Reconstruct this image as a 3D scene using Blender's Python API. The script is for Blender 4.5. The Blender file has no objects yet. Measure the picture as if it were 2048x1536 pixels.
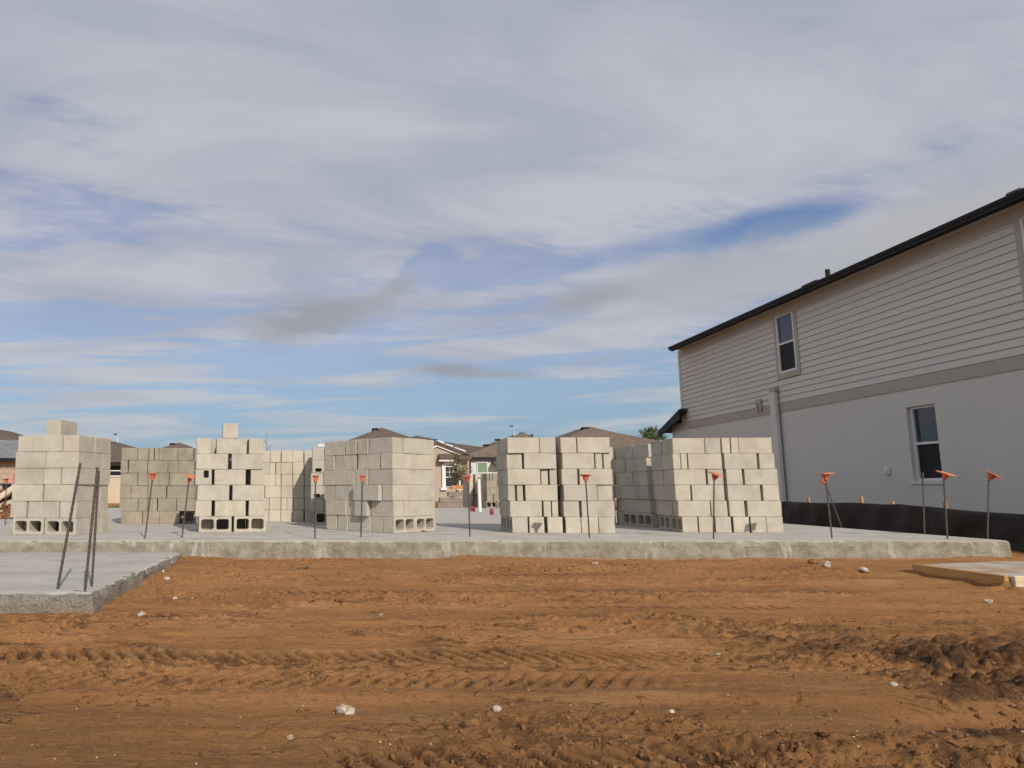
import bpy, bmesh, math, random
import numpy as np
from mathutils import Vector, Matrix, Euler
random.seed(7)
R = math.radians
S = bpy.context.scene
COL = S.collection

# ------------------------------------------------------------------ camera model
F_PX, PX, PY, CAMZ = 1500.0, 660.0, 768.0, 0.55
T = math.atan(210.0/1500.0); ST, CT = math.sin(T), math.cos(T)
def ray(u, v):
    a = (u-PX)/F_PX; b = (PY-v)/F_PX
    return Vector((a, CT-b*ST, ST+b*CT))
def at(u, v, z):                       # point of height z seen at photo pixel (u, v)
    d = ray(u, v); k = (z-CAMZ)/d.z
    return Vector((d.x*k, d.y*k, z))
def aty(u, v, y):                      # point at distance y
    d = ray(u, v); k = y/d.y
    return Vector((d.x*k, y, CAMZ+d.z*k))
def atx(u, v, x):
    d = ray(u, v); k = x/d.x
    return Vector((x, d.y*k, CAMZ+d.z*k))
cam = bpy.data.cameras.new("Camera"); co = bpy.data.objects.new("Camera", cam); COL.objects.link(co)
co.location = (0, 0, CAMZ); co.rotation_euler = (math.pi/2+T, 0, 0)
cam.sensor_width = 36; cam.lens = 36*F_PX/2048; cam.shift_x = (1024-PX)/2048
cam.clip_start = 0.05; cam.clip_end = 3000
S.camera = co

# ------------------------------------------------------------------ node helpers
class NT:
    def __init__(s, tree): s.t = tree; s.n = tree.nodes; s.l = tree.links
    def node(s, typ, **kw):
        n = s.n.new(typ)
        for k, v in kw.items(): setattr(n, k, v)
        return n
    def put(s, sock, v):
        if v is None: return
        if isinstance(v, bpy.types.NodeSocket): s.l.new(v, sock)
        else: sock.default_value = v
    def m(s, op, a, b=None, c=None, clamp=False):
        n = s.node('ShaderNodeMath', operation=op, use_clamp=clamp)
        s.put(n.inputs[0], a); s.put(n.inputs[1], b); s.put(n.inputs[2], c)
        return n.outputs[0]
    def vm(s, op, a, b=None):
        n = s.node('ShaderNodeVectorMath', operation=op); s.put(n.inputs[0], a); s.put(n.inputs[1], b)
        return n.outputs[0]
    def noise(s, vec, scale, detail=4, rough=.55, dist=0.0):
        n = s.node('ShaderNodeTexNoise'); s.put(n.inputs['Vector'], vec)
        n.inputs['Scale'].default_value = scale; n.inputs['Detail'].default_value = detail
        n.inputs['Roughness'].default_value = rough; n.inputs['Distortion'].default_value = dist
        return n.outputs[0]
    def ss(s, x, a, b, lo=0.0, hi=1.0):   # smoothstep
        n = s.node('ShaderNodeMapRange', interpolation_type='SMOOTHSTEP')
        s.put(n.inputs[0], x); n.inputs[1].default_value = a; n.inputs[2].default_value = b
        n.inputs[3].default_value = lo; n.inputs[4].default_value = hi
        return n.outputs[0]
    def mix(s, f, a, b, typ='MIX'):
        n = s.node('ShaderNodeMix', data_type='RGBA', blend_type=typ)
        s.put(n.inputs[0], f)
        for sock, v in ((n.inputs[6], a), (n.inputs[7], b)):
            if isinstance(v, tuple) and len(v) == 3: v = (*v, 1)
            s.put(sock, v)
        return n.outputs[2]
    def comb(s, x, y, z):
        n = s.node('ShaderNodeCombineXYZ'); s.put(n.inputs[0], x); s.put(n.inputs[1], y); s.put(n.inputs[2], z)
        return n.outputs[0]
def new_mat(name):
    m = bpy.data.materials.new(name); m.use_nodes = True
    nt = NT(m.node_tree); bsdf = m.node_tree.nodes['Principled BSDF']
    return m, nt, bsdf
def bump(nt, bsdf, h, strength, dist):
    b = nt.node('ShaderNodeBump'); b.inputs['Strength'].default_value = strength; b.inputs['Distance'].default_value = dist
    nt.put(b.inputs['Height'], h); nt.l.new(b.outputs[0], bsdf.inputs['Normal'])
def simple(name, c1, c2=None, scale=8, rough=.8, bscale=60, bdist=.002, bstr=.6, stretch=None, metallic=0, spec=None, rnd=0.0):
    m, nt, b = new_mat(name)
    pos = nt.node('ShaderNodeNewGeometry').outputs['Position']
    if stretch: pos = nt.vm('MULTIPLY', pos, stretch)
    if c2 is None: c2 = tuple(c*.8 for c in c1)
    f = nt.ss(nt.noise(pos, scale, 6, .6), .35, .65)
    colr = nt.mix(f, c1, c2)
    if rnd:
        r = nt.node('ShaderNodeObjectInfo').outputs['Random']
        colr = nt.mix(1.0, colr, nt.mix(r, (1-rnd,)*3, (1+rnd,)*3), 'MULTIPLY')
    nt.l.new(colr, b.inputs['Base Color'])
    b.inputs['Roughness'].default_value = rough; b.inputs['Metallic'].default_value = metallic
    if spec is not None: b.inputs['Specular IOR Level'].default_value = spec
    if bdist: bump(nt, b, nt.noise(pos, bscale, 5, .65), bstr, bdist)
    return m

# ------------------------------------------------------------------ materials
def block_mat(name, ca, cb, cc):
    m, nt, b = new_mat(name)
    pos = nt.node('ShaderNodeNewGeometry').outputs['Position']
    r = nt.node('ShaderNodeObjectInfo').outputs['Random']
    n1 = nt.noise(pos, 5.5, 5, .6); n2 = nt.noise(pos, 2.2, 3, .5); n3 = nt.noise(pos, 210, 3, .7); n4 = nt.noise(pos, 38, 5, .7)
    c = nt.mix(nt.ss(nt.m('ADD', n1, nt.m('MULTIPLY', nt.m('SUBTRACT', r, .5), .22)), .36, .68), ca, cb)
    c = nt.mix(nt.ss(n2, .53, .72, 0, .65), c, cc)
    c = nt.mix(nt.ss(n3, .46, .64, 0, .5), c, tuple(x*.55 for x in cb))
    c = nt.mix(nt.ss(nt.noise(pos, 90, 4, .7), .60, .66, 0, .55), c, tuple(x*.5 for x in cb))
    c = nt.mix(nt.ss(nt.noise(nt.vm('MULTIPLY', pos, (1, 1, .35)), 3.6, 5, .6), .54, .68, 0, .45), c, tuple(x*.82 for x in cc))
    c = nt.mix(nt.ss(n4, .56, .72, 0, .2), c, tuple(min(.8, x*1.35) for x in ca))
    g = nt.mix(r, (.84, .845, .86), (1.07, 1.06, 1.04))
    c = nt.mix(1.0, c, g, 'MULTIPLY')
    nt.l.new(c, b.inputs['Base Color']); b.inputs['Roughness'].default_value = .93
    b.inputs['Specular IOR Level'].default_value = .15
    bump(nt, b, nt.m('ADD', nt.noise(pos, 160, 4, .7), nt.m('MULTIPLY', n4, .8)), .9, .005)
    return m
M = {}
M['block'] = block_mat('block_beige', (.575, .53, .455), (.495, .45, .375), (.43, .38, .305))
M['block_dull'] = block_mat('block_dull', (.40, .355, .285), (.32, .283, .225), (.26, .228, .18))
M['block_cream'] = block_mat('block_cream', (.62, .57, .48), (.55, .505, .42), (.585, .515, .40))
M['block_grey'] = block_mat('block_grey', (.42, .39, .33), (.34, .31, .26), (.29, .27, .22))

def concrete_top(name='slab_concrete', agg=.0):
    m, nt, b = new_mat(name)
    g = nt.node('ShaderNodeNewGeometry'); pos = g.outputs['Position']
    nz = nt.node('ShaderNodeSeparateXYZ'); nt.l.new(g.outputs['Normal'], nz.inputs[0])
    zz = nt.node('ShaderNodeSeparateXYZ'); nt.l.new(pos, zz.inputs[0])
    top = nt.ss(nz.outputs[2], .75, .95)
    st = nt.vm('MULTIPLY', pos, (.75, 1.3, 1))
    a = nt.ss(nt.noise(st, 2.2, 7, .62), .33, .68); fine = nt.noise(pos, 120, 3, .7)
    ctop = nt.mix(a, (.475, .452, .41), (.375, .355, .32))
    ctop = nt.mix(nt.ss(nt.noise(st, 5.0, 6, .7), .52, .70, 0, .6), ctop, (.33, .285, .23))
    ctop = nt.mix(nt.ss(nt.noise(nt.vm('MULTIPLY', pos, (.8, 2.5, 1)), 9, 5, .7), .62, .72, 0, .75), ctop, (.32, .20, .10))
    ctop = nt.mix(nt.ss(fine, .45, .7, 0, .3), ctop, (.33, .32, .30))
    vs = nt.vm('MULTIPLY', pos, (1, 1, .22))
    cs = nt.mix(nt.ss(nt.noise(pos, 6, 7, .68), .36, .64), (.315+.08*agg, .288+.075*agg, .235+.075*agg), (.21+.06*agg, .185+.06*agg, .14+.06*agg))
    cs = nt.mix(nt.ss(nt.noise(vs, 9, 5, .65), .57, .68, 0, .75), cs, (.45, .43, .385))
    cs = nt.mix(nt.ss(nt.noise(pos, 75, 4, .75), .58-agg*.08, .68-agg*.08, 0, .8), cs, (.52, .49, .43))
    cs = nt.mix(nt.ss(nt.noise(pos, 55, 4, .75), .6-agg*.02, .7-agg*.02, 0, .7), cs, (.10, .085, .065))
    soil = nt.ss(nt.m('ADD', zz.outputs[2], nt.m('MULTIPLY', nt.noise(pos, 7, 5, .65), .10)), -.15, -.11, .7-.45*agg, 0)
    cs = nt.mix(soil, cs, (.30, .155, .065))
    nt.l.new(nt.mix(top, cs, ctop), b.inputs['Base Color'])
    b.inputs['Roughness'].default_value = .9; b.inputs['Specular IOR Level'].default_value = .2
    h = nt.m('ADD', nt.noise(pos, 60, 5, .7), nt.m('MULTIPLY', nt.noise(pos, 14, 4, .6), 1.2))
    bump(nt, b, nt.m('MULTIPLY', h, nt.m('ADD', nt.m('MULTIPLY', nt.m('SUBTRACT', 1.0, top), 1.6), .3)), .8+agg*.2, .008+agg*.014)
    return m
M['slab'] = concrete_top(); M['slab_rough'] = concrete_top('crumbly_slab_concrete', 1.0)

M['pad'] = simple('muddy_concrete', (.42, .39, .345), (.33, .215, .125), 4.5, .95, 60, .006)
def soil_mat():
    m, nt, b = new_mat('orange_soil')
    pos = nt.node('ShaderNodeNewGeometry').outputs['Position']
    at_ = nt.node('ShaderNodeAttribute', attribute_name='moist_shade'); moist_shade = at_.outputs['Fac']
    sp = nt.vm('MULTIPLY', pos, (.5, 1.3, 1))
    c = nt.mix(nt.ss(nt.noise(sp, 1.3, 7, .62), .35, .66), (.405, .202, .078), (.325, .157, .061))
    c = nt.mix(nt.ss(nt.noise(sp, 2.7, 6, .6), .52, .70, 0, .85), c, (.42, .228, .10))
    c = nt.mix(nt.ss(nt.noise(pos, .9, 5, .6), .56, .72, 0, .6), c, (.41, .185, .06))
    c = nt.mix(nt.ss(nt.noise(pos, 28, 5, .7), .52, .70, 0, .5), c, (.18, .085, .034))
    c = nt.mix(nt.ss(nt.noise(pos, 150, 3, .7), .45, .7, 0, .35), c, (.17, .08, .035))
    c = nt.mix(nt.ss(nt.noise(pos, 95, 2, .6), .70, .74, 0, .8), c, (.42, .30, .19))
    fl = nt.ss(nt.noise(nt.vm('MULTIPLY', pos, (.55, 1.5, 1)), 46, 4, .7), .58, .66)
    fl = nt.m('MULTIPLY', fl, nt.ss(nt.noise(pos, 2.1, 5, .65), .42, .64, .06, .62))
    c = nt.mix(fl, c, (.105, .052, .024))
    vo = nt.node('ShaderNodeTexVoronoi', feature='DISTANCE_TO_EDGE'); vo.inputs['Scale'].default_value = 7.5
    wv = nt.vm('ADD', nt.vm('MULTIPLY', pos, (.6, 1.25, 1)), nt.vm('MULTIPLY', nt.comb(nt.noise(pos, 13, 4, .6), nt.noise(nt.vm('ADD', pos, (4, 4, 0)), 13, 4, .6), 0.0), (.16, .16, 0)))
    nt.l.new(wv, vo.inputs['Vector'])
    ck = nt.m('MULTIPLY', nt.ss(vo.outputs['Distance'], .022, .006), nt.ss(nt.noise(nt.vm('MULTIPLY', pos, (.7, 1.6, 1)), 1.7, 5, .65), .52, .60, 0, .85))
    c = nt.mix(ck, c, (.06, .032, .017))
    c = nt.mix(nt.m('MULTIPLY', moist_shade, .95, clamp=True), c, nt.mix(nt.ss(nt.noise(pos, 30, 4, .75), .4, .62), (.048, .029, .018), (.15, .075, .034)))  # damp earth tone, also used for painted groove and clod shade
    nt.l.new(c, b.inputs['Base Color']); b.inputs['Roughness'].default_value = .95; b.inputs['Specular IOR Level'].default_value = .12
    h = nt.m('ADD', nt.m('SUBTRACT', nt.noise(pos, 70, 6, .72), nt.m('MULTIPLY', nt.m('ADD', fl, ck), .7)), nt.m('MULTIPLY', nt.noise(nt.vm('MULTIPLY', pos, (.35, 1.6, 1)), 24, 4, .65), 1.1))
    bump(nt, b, nt.m('ADD', h, nt.m('MULTIPLY', nt.noise(pos, 190, 4, .75), .5)), .95, .012)
    return m
M['soil'] = soil_mat()
M['clod'] = simple('soil_clod', (.255, .13, .057), (.135, .07, .034), 25, .95, 120, .004, spec=.1)
M['chunk'] = simple('broken_concrete', (.54, .50, .44), (.30, .215, .14), 42, .95, 140, .004, spec=.1)
M['gravel'] = simple('pale_grit', (.55, .47, .38), (.40, .29, .19), 60, .95, 140, .002, spec=.1)
M['rebar'] = simple('rebar_steel', (.075, .07, .066), (.105, .08, .066), 40, .65, 150, .0015, metallic=.35)
M['rust'] = simple('rusty_steel', (.23, .105, .06), (.12, .07, .05), 60, .8, 150, .0015, metallic=.2)
M['orange'] = simple('orange_plastic', (.58, .135, .058), (.46, .11, .052), 30, .55, 90, .001, bstr=.3, rnd=.12)
M['orange_pale'] = simple('faded_orange_plastic', (.64, .21, .105), (.55, .165, .08), 25, .6, 90, .001, bstr=.3, rnd=.12)
M['stucco'] = simple('grey_stucco', (.61, .61, .565), (.588, .588, .545), .7, .93, 38, .010, spec=.15)
M['siding'] = simple('beige_siding', (.61, .595, .55), (.58, .565, .52), 2, .75, 40, .001, bstr=.3, stretch=(1, .2, 6))
M['trim'] = simple('taupe_trim', (.41, .375, .325), (.39, .355, .305), 2, .75, 50, .001, bstr=.3)
M['corner'] = simple('pale_trim', (.64, .625, .59), (.61, .595, .56), 2, .75, 50, .001, bstr=.3)
M['fascia'] = simple('charcoal_fascia', (.012, .013, .015), (.016, .017, .019), 3, .6, 50, .001, bstr=.2, spec=.25)
M['shingle'] = simple('dark_shingle', (.035, .035, .037), (.06, .058, .056), 9, .95, 45, .006)
M['white'] = simple('white_vinyl', (.72, .73, .74), (.68, .69, .70), 5, .45, 60, .0005, bstr=.2)
M['pipe'] = simple('white_pvc', (.78, .75, .68), (.74, .70, .62), 6, .4, 60, .0005, bstr=.2)
M['red'] = simple('red_tape', (.36, .05, .05), (.28, .04, .04), 20, .6, 60, .001)
M['silt'] = simple('black_geotextile', (.016, .012, .011), (.026, .019, .016), 4, .75, 18, .006, stretch=(1, 1, .5))
M['stake'] = simple('wood_stake', (.52, .29, .14), (.40, .21, .10), 9, .85, 60, .002, stretch=(1, 1, .15))
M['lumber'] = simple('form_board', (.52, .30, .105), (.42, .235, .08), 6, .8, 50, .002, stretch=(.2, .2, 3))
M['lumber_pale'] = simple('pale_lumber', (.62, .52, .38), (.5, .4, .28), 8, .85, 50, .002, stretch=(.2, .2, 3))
M['bark'] = simple('bark', (.17, .13, .10), (.10, .08, .065), 14, .9, 50, .006)
M['leaf'] = simple('green_leaf', (.06, .095, .03), (.10, .12, .045), 6, .7, 0, 0, rnd=.1)
M['leaf_olive'] = simple('olive_leaf', (.085, .09, .035), (.20, .15, .07), 5, .7, 0, 0)
M['grass'] = simple('lawn_grass', (.09, .14, .03), (.13, .16, .045), 6, .9, 0, 0)
M['binblack'] = simple('black_plastic', (.02, .021, .024), (.03, .03, .033), 6, .5, 40, .002)
M['pink'] = simple('pink_tape', (.62, .22, .24), (.55, .2, .2), 12, .7, 40, .001)
M['planter'] = simple('orange_timber', (.60, .27, .10), (.5, .22, .08), 8, .8, 40, .002)
M['lintel'] = simple('precast_concrete', (.30, .265, .22), (.23, .20, .165), 3, .92, 60, .004)
M['string'] = simple('yellow_string', (.42, .27, .08), (.35, .22, .07), 30, .8, 0, 0)
M['lamp'] = simple('galvanised_steel', (.55, .56, .56), (.48, .49, .5), 5, .5, 0, 0)
M['darkmetal'] = simple('dark_metal', (.04, .042, .045), (.055, .055, .06), 5, .5, 0, 0)
def roof_mat(name, a, b_):
    m, nt, b = new_mat(name)
    pos = nt.node('ShaderNodeNewGeometry').outputs['Position']
    c = nt.mix(nt.ss(nt.noise(pos, 2.6, 6, .75), .36, .64), a, b_)
    c = nt.mix(nt.ss(nt.noise(nt.vm('MULTIPLY', pos, (1, .2, 3.5)), 5, 3, .6), .5, .62, 0, .5), c, tuple(x*.6 for x in a))
    nt.l.new(c, b.inputs['Base Color']); b.inputs['Roughness'].default_value = .95; b.inputs['Specular IOR Level'].default_value = .1
    bump(nt, b, nt.noise(pos, 9, 4, .7), .6, .04)
    return m
M['roof_brown'] = roof_mat('brown_shingles', (.165, .125, .10), (.115, .09, .075))
M['roof_taupe'] = roof_mat('taupe_shingles', (.20, .155, .12), (.14, .11, .088))
M['roof_grey'] = roof_mat('grey_tiles', (.25, .255, .265), (.18, .185, .195))
M['wall_taupe'] = simple('taupe_stucco', (.42, .36, .295), (.39, .335, .275), 1, .93, 30, .004)
M['wall_grey'] = simple('pale_grey_stucco', (.60, .64, .64), (.57, .61, .61), 1, .93, 30, .004)
M['wall_cream'] = simple('cream_stucco', (.58, .49, .37), (.54, .45, .34), 1, .93, 30, .004)
M['wall_block'] = simple('bare_block_wall', (.47, .38, .29), (.38, .30, .23), 4, .93, 20, .008)
def glass(name, c, rough=.04):
    m, nt, b = new_mat(name)
    pos = nt.node('ShaderNodeNewGeometry').outputs['Position']
    nt.l.new(nt.mix(nt.noise(pos, 1.3, 3, .5), c, tuple(x*1.4 for x in c)), b.inputs['Base Color'])
    b.inputs['Roughness'].default_value = rough; b.inputs['IOR'].default_value = 1.5
    b.inputs['Specular IOR Level'].default_value = 1.0
    b.inputs['Specular IOR Level'].default_value = .6
    bump(nt, b, nt.noise(pos, 1.1, 2, .5), .12, .02)
    return m
M['glass'] = glass('window_glass', (.03, .034, .042))
M['glass_green'] = glass('green_blind_glass', (.17, .25, .16), .2)
M['screen'] = glass('insect_screen', (.014, .014, .018), .55); M['screen'].node_tree.nodes['Principled BSDF'].inputs['Specular IOR Level'].default_value = .2
M['panel'] = simple('pale_panel', (.62, .62, .66), (.57, .58, .62), 3, .5, 0, 0)

# ------------------------------------------------------------------ object helpers
def tag(o, label=None, cat=None, group=None, kind=None):
    if label: o['label'] = label
    if cat: o['category'] = cat
    if group: o['group'] = group
    if kind: o['kind'] = kind
    return o
def link(name, me, mat=None, parent=None, smooth=False):
    if mat is not None and not me.materials: me.materials.append(mat)
    o = bpy.data.objects.new(name, me); COL.objects.link(o)
    if parent: o.parent = parent
    if smooth:
        me.polygons.foreach_set('use_smooth', [True]*len(me.polygons))
    return o
def empty(name, loc=(0, 0, 0), rz=0, label=None, cat=None, group=None):
    o = bpy.data.objects.new(name, None); COL.objects.link(o); o.location = loc; o.rotation_euler = (0, 0, rz)
    o.empty_display_size = .1
    return tag(o, label, cat, group)
class MB:
    def __init__(s): s.v = []; s.f = []
    def add(s, vs, fs):
        n = len(s.v); s.v += [tuple(v) for v in vs]; s.f += [tuple(i+n for i in f) for f in fs]; return s
    def box(s, c, d, m=None):
        x, y, z = d[0]/2, d[1]/2, d[2]/2
        vs = [Vector(p) for p in ((-x,-y,-z),(x,-y,-z),(x,y,-z),(-x,y,-z),(-x,-y,z),(x,-y,z),(x,y,z),(-x,y,z))]
        if m is not None: vs = [m @ v for v in vs]
        return s.add([v+Vector(c) for v in vs], [(0,3,2,1),(4,5,6,7),(0,1,5,4),(1,2,6,5),(2,3,7,6),(3,0,4,7)])
    def bb(s, x0, x1, y0, y1, z0, z1): return s.box(((x0+x1)/2, (y0+y1)/2, (z0+z1)/2), (x1-x0, y1-y0, z1-z0))
    def tube(s, pts, rad, n=8, caps=True):
        pts = [Vector(p) for p in pts]
        if not hasattr(rad, '__len__'): rad = [rad]*len(pts)
        rings = []
        for i, p in enumerate(pts):
            d = (pts[min(i+1, len(pts)-1)]-pts[max(i-1, 0)]).normalized()
            a = d.cross(Vector((0, 1, 0.01)) if abs(d.y) < .9 else Vector((1, 0, 0))).normalized(); b = d.cross(a)
            rings.append([p+(a*math.cos(t)+b*math.sin(t))*rad[i] for t in [2*math.pi*k/n for k in range(n)]])
        vs = [v for r in rings for v in r]; fs = []
        for i in range(len(pts)-1):
            for k in range(n):
                fs.append((i*n+k, i*n+(k+1) % n, (i+1)*n+(k+1) % n, (i+1)*n+k))
        if caps: fs.append(tuple(range(n))); fs.append(tuple((len(pts)-1)*n+k for k in range(n)))
        return s.add(vs, fs)
    def poly(s, pts, ext=None):
        n = len(pts); pts = [Vector(p) for p in pts]
        if ext is None: return s.add(pts, [tuple(range(n))])
        e = Vector(ext); vs = pts+[p+e for p in pts]
        return s.add(vs, [tuple(range(n)), tuple(range(2*n-1, n-1, -1))]+[(i, (i+1) % n, n+(i+1) % n, n+i) for i in range(n)])
    def mesh(s, name, bevel=0, seg=1):
        me = bpy.data.meshes.new(name); me.from_pydata(s.v, [], s.f)
        bm = bmesh.new(); bm.from_mesh(me); bmesh.ops.recalc_face_normals(bm, faces=bm.faces)
        if bevel:
            es = [e for e in bm.edges if len(e.link_faces) == 2 and e.calc_face_angle(0) > .6]
            bmesh.ops.bevel(bm, geom=es, offset=bevel, segments=seg, affect='EDGES')
        bm.to_mesh(me); bm.free(); me.update(); return me
    def build(s, name, mat, parent=None, bevel=0, smooth=False, seg=1):
        return link(name, s.mesh(name, bevel, seg), mat, parent, smooth)

# ------------------------------------------------------------------ numpy noise
def vnoise(x, y, seed=0):
    xi = np.floor(x).astype(np.int64); yi = np.floor(y).astype(np.int64); fx = x-xi; fy = y-yi
    fx = fx*fx*(3-2*fx); fy = fy*fy*(3-2*fy)
    def h(a, b):
        n = (a*374761393+b*668265263+seed*982451653) & 0x7fffffff
        n = ((n ^ (n >> 13))*1274126177) & 0x7fffffff
        n = n ^ (n >> 16)
        return (n & 0xffff)/65535.0
    return (h(xi, yi)*(1-fx)+h(xi+1, yi)*fx)*(1-fy)+(h(xi, yi+1)*(1-fx)+h(xi+1, yi+1)*fx)*fy
def fbm(x, y, seed=0, oct=4, g=.5):
    t = 0; a = 1; s = 0
    for i in range(oct):
        t = t+a*vnoise(x*2**i+17.3*i, y*2**i-9.1*i, seed+i); s += a; a *= g
    return t/s
def sst(x, a, b):
    t = np.clip((x-a)/(b-a), 0, 1); return t*t*(3-2*t)

# ------------------------------------------------------------------ ground
FRONT_Y = at(1000, 1082, 0).y
GZ = -.12                                          # garage slab top
gcor = at(187, 1187, GZ); gback = at(374, 1101, GZ)
_a, _b = at(1828, 1129, -.135), at(2013, 1153, -.135)
BOARD_SEGS = [((_b.x, _b.y), (_a.x, _a.y), .028), ((_b.x+2.2, _b.y+.35), (_b.x, _b.y), .045)]
def ground_h(x, y):
    z = -.192-.014*np.clip(FRONT_Y-y, -.5, 8)
    near = sst(y, 40, 12)
    z = z-.06*sst(y, 9, 26)
    low = fbm(x*.45+3, y*.9+1, 3, 4)-.5
    z = z+low*.055*near
    z = z+.13*np.clip(fbm(x*1.3, y*2.0, 11, 4)-.46, -.1, 1)*sst(y, 7.5, 8.25)*near     # bank against the slab
    det = fbm(x*7, y*13, 21, 6, .62)-.5
    z = z+det*.019*near
    lump = np.clip(fbm(x*26, y*30, 31, 4, .62)-.52, 0, 1)
    patch = sst(fbm(x*1.1+5, y*2.2, 41, 3), .42, .62)
    z = z+lump*.085*patch*near
    streak = fbm(x*1.3, y*26, 51, 3)-.5                                # long scrape marks
    z = z+streak*.010*near
    moist_shade = np.zeros_like(z)
    zflat = -.192-.014*np.clip(FRONT_Y-y, -.5, 8)-.06*sst(y, 9, 26)+low*.055*near
    def rut(yc, w, depth, spacing, x0, x1, ang, amp, fall=.35):
        nonlocal z, moist_shade
        wob = .05*(fbm(x*.7, x*0+yc, 61, 2)-.5)
        d = y-(yc+wob)
        edge = np.abs(d); m = sst(edge, w, w*.55)*sst(x, x0, x0+fall)*sst(x, x1, x1-fall)
        ph = (x+d*ang)/spacing+.16*(fbm(x*3, y*3, 71, 2)-.5)
        lug = sst(np.abs((ph % 1.0)-.5), .12, .33)
        br = .72+.28*sst(fbm(x*3.2, y*3.2, 73, 3), .36, .54)
        z = z+(zflat-z)*m*.75
        z = z+m*(-depth+amp*(lug-.5)*br)
        core = sst(np.abs(d+.03*(fbm(x*12, y*3, 77, 2)-.5)), w*.62, w*.2)*sst(x, x0, x0+fall)*sst(x, x1, x1-fall)
        moist_shade = np.maximum(moist_shade, core*(1-lug)*1.5*br*(.5+.8*sst(fbm(x*34, y*46, 75, 3), .36, .6)))  # grooves between lugs darkened: damp soil plus their shade painted in
    rut(3.79, .13, .014, .082, -2.2, 2.2, .6, .046, 1.0)
    rut(3.37, .14, .014, .082, -2.0, 1.8, -.6, .036, 1.4)
    if 0: rut(3.78, .15, .010, .079, -1.3, 2.15, .75, .042)
    if 0: rut(3.38, .15, .012, .079, -1.1, 1.75, -.75, .036)
    rut(2.46, .13, .010, .085, -.2, 1.5, .45, .032)
    rut(5.9, .15, .008, .09, -.6, 4.2, .5, .018)
    rut(6.95, .14, .008, .10, .9, 3.0, .5, .020)
    rut(3.05, .16, .006, .06, 2.0, 4.4, 1.2, .012)
    rut(5.2, .10, .006, .09, 1.2, 3.4, .6, .012)
    rut(2.3, .10, .006, .085, -.9, .3, -.5, .018)
    for yc_, w_, d_ in ((3.02, .10, .018), (4.25, .10, .018), (5.1, .16, .02), (6.2, .16, .016)):
        wob_ = .06*(fbm(x*.6, x*0+yc_, 131, 2)-.5); b_ = np.exp(-((y-yc_-wob_)/w_)**4)*near
        z = z+(zflat-d_-z)*b_*.8; moist_shade = moist_shade*(1-.6*b_)
    # smooth, wiped bands
    def berm(yc, w, h, x0, x1, slope=0.0):
        nonlocal z
        d = y-yc-slope*x-.08*(fbm(x*1.2, x*0+yc, 81, 3)-.5)
        z = z+h*np.exp(-(d/w)**2)*sst(x, x0, x0+.4)*sst(x, x1, x1-.4)*(.5+fbm(x*4, y*6, 83, 3))
    berm(3.12, .05, .022, -1.4, 2.3); berm(4.12, .06, .024, -2, 2.6); berm(4.62, .06, .02, -1.6, 3.5, .02)
    berm(2.72, .05, .018, -1, .3); berm(5.55, .09, .03, -.6, 3.2, -.05); berm(6.5, .1, .02, .6, 5)
    berm(2.62, .12, .035, 1.0, 2.8, -.06)
    cmb = sst(np.abs(y-3.58-.04*(fbm(x*2, x*0, 151, 2)-.5)), .10, .04)*sst(x, -1.8, -.8)*sst(x, 2.6, 1.8)
    z = z+cmb*(fbm(x*22, y*28, 153, 4, .6)-.45)*.03; moist_shade = np.maximum(moist_shade, cmb*sst(fbm(x*14, y*30, 155, 4, .6), .5, .62)*.6)
    # churned dark earth on the right
    ch = sst(x+.55*(y-3.0), 2.35, 2.9)*sst(y, 5.2, 3.4)
    ch2 = sst(fbm(x*1.6, y*2.4, 91, 3), .33, .52)
    cl = np.abs(fbm(x*9, y*11, 93, 4, .55)-.5)*2
    z = z+ch*ch2*(cl*.10-.015)
    moist_shade = np.maximum(moist_shade, ch*ch2*(.25+.75*sst(cl, .06, .32)))
    low_ = sst(y+.15*(fbm(x*1.5, y*2, 111, 3)-.5), 2.75, 2.35)*sst(x, .3, 1.3)
    z = z+low_*(np.abs(fbm(x*11, y*13, 113, 4, .55)-.5)*.09-.01)
    moist_shade = np.maximum(moist_shade, low_*sst(fbm(x*8, y*10, 115, 4, .6), .45, .62)*.75)
    moist_shade = np.maximum(moist_shade, .30*sst(y, 4.2, 2.4)*(.4+fbm(x*1.3, y*2.4, 117, 4)))
    for (u, v, sx, sy, hh) in ((1945, 1385, .26, .10, .05), (1900, 1330, .3, .12, .03), (2030, 1330, .3, .15, .05), (2040, 1480, .3, .1, .03)):
        p = at(u, v, -.25); g = np.exp(-((x-p.x)/sx)**2-((y-p.y)/sy)**2)
        z = z+hh*g*(.4+1.2*fbm(x*10, y*12, 95, 3)); moist_shade = np.maximum(moist_shade, sst(g*(.3+1.1*fbm(x*7, y*9, 97, 3)), .15, .6)*1.0)
    p = at(1935, 1425, -.25); g = np.exp(-((x-p.x)/.24)**2-((y-p.y)/.10)**2)
    z = z-.15*g; moist_shade = np.maximum(moist_shade, g*1.1*(.5+fbm(x*14, y*14, 99, 3)))
    # scattered dark crumbs: shadows of small clods painted into the soil colour
    cr = sst(fbm(x*6, y*13, 101, 5, .65), .55, .63)*(.35+.65*patch)
    moist_shade = np.maximum(moist_shade, cr*.6*(1-.6*sst(y, 4.4, 5.6)))
    ck = sst(np.abs(fbm(x*2.2, y*7, 121, 4, .6)-.5), .012, .003)*sst(fbm(x*.9, y*1.5, 123, 3), .5, .6)
    z = z-ck*.012*near; moist_shade = np.maximum(moist_shade, ck*.7)
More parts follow.
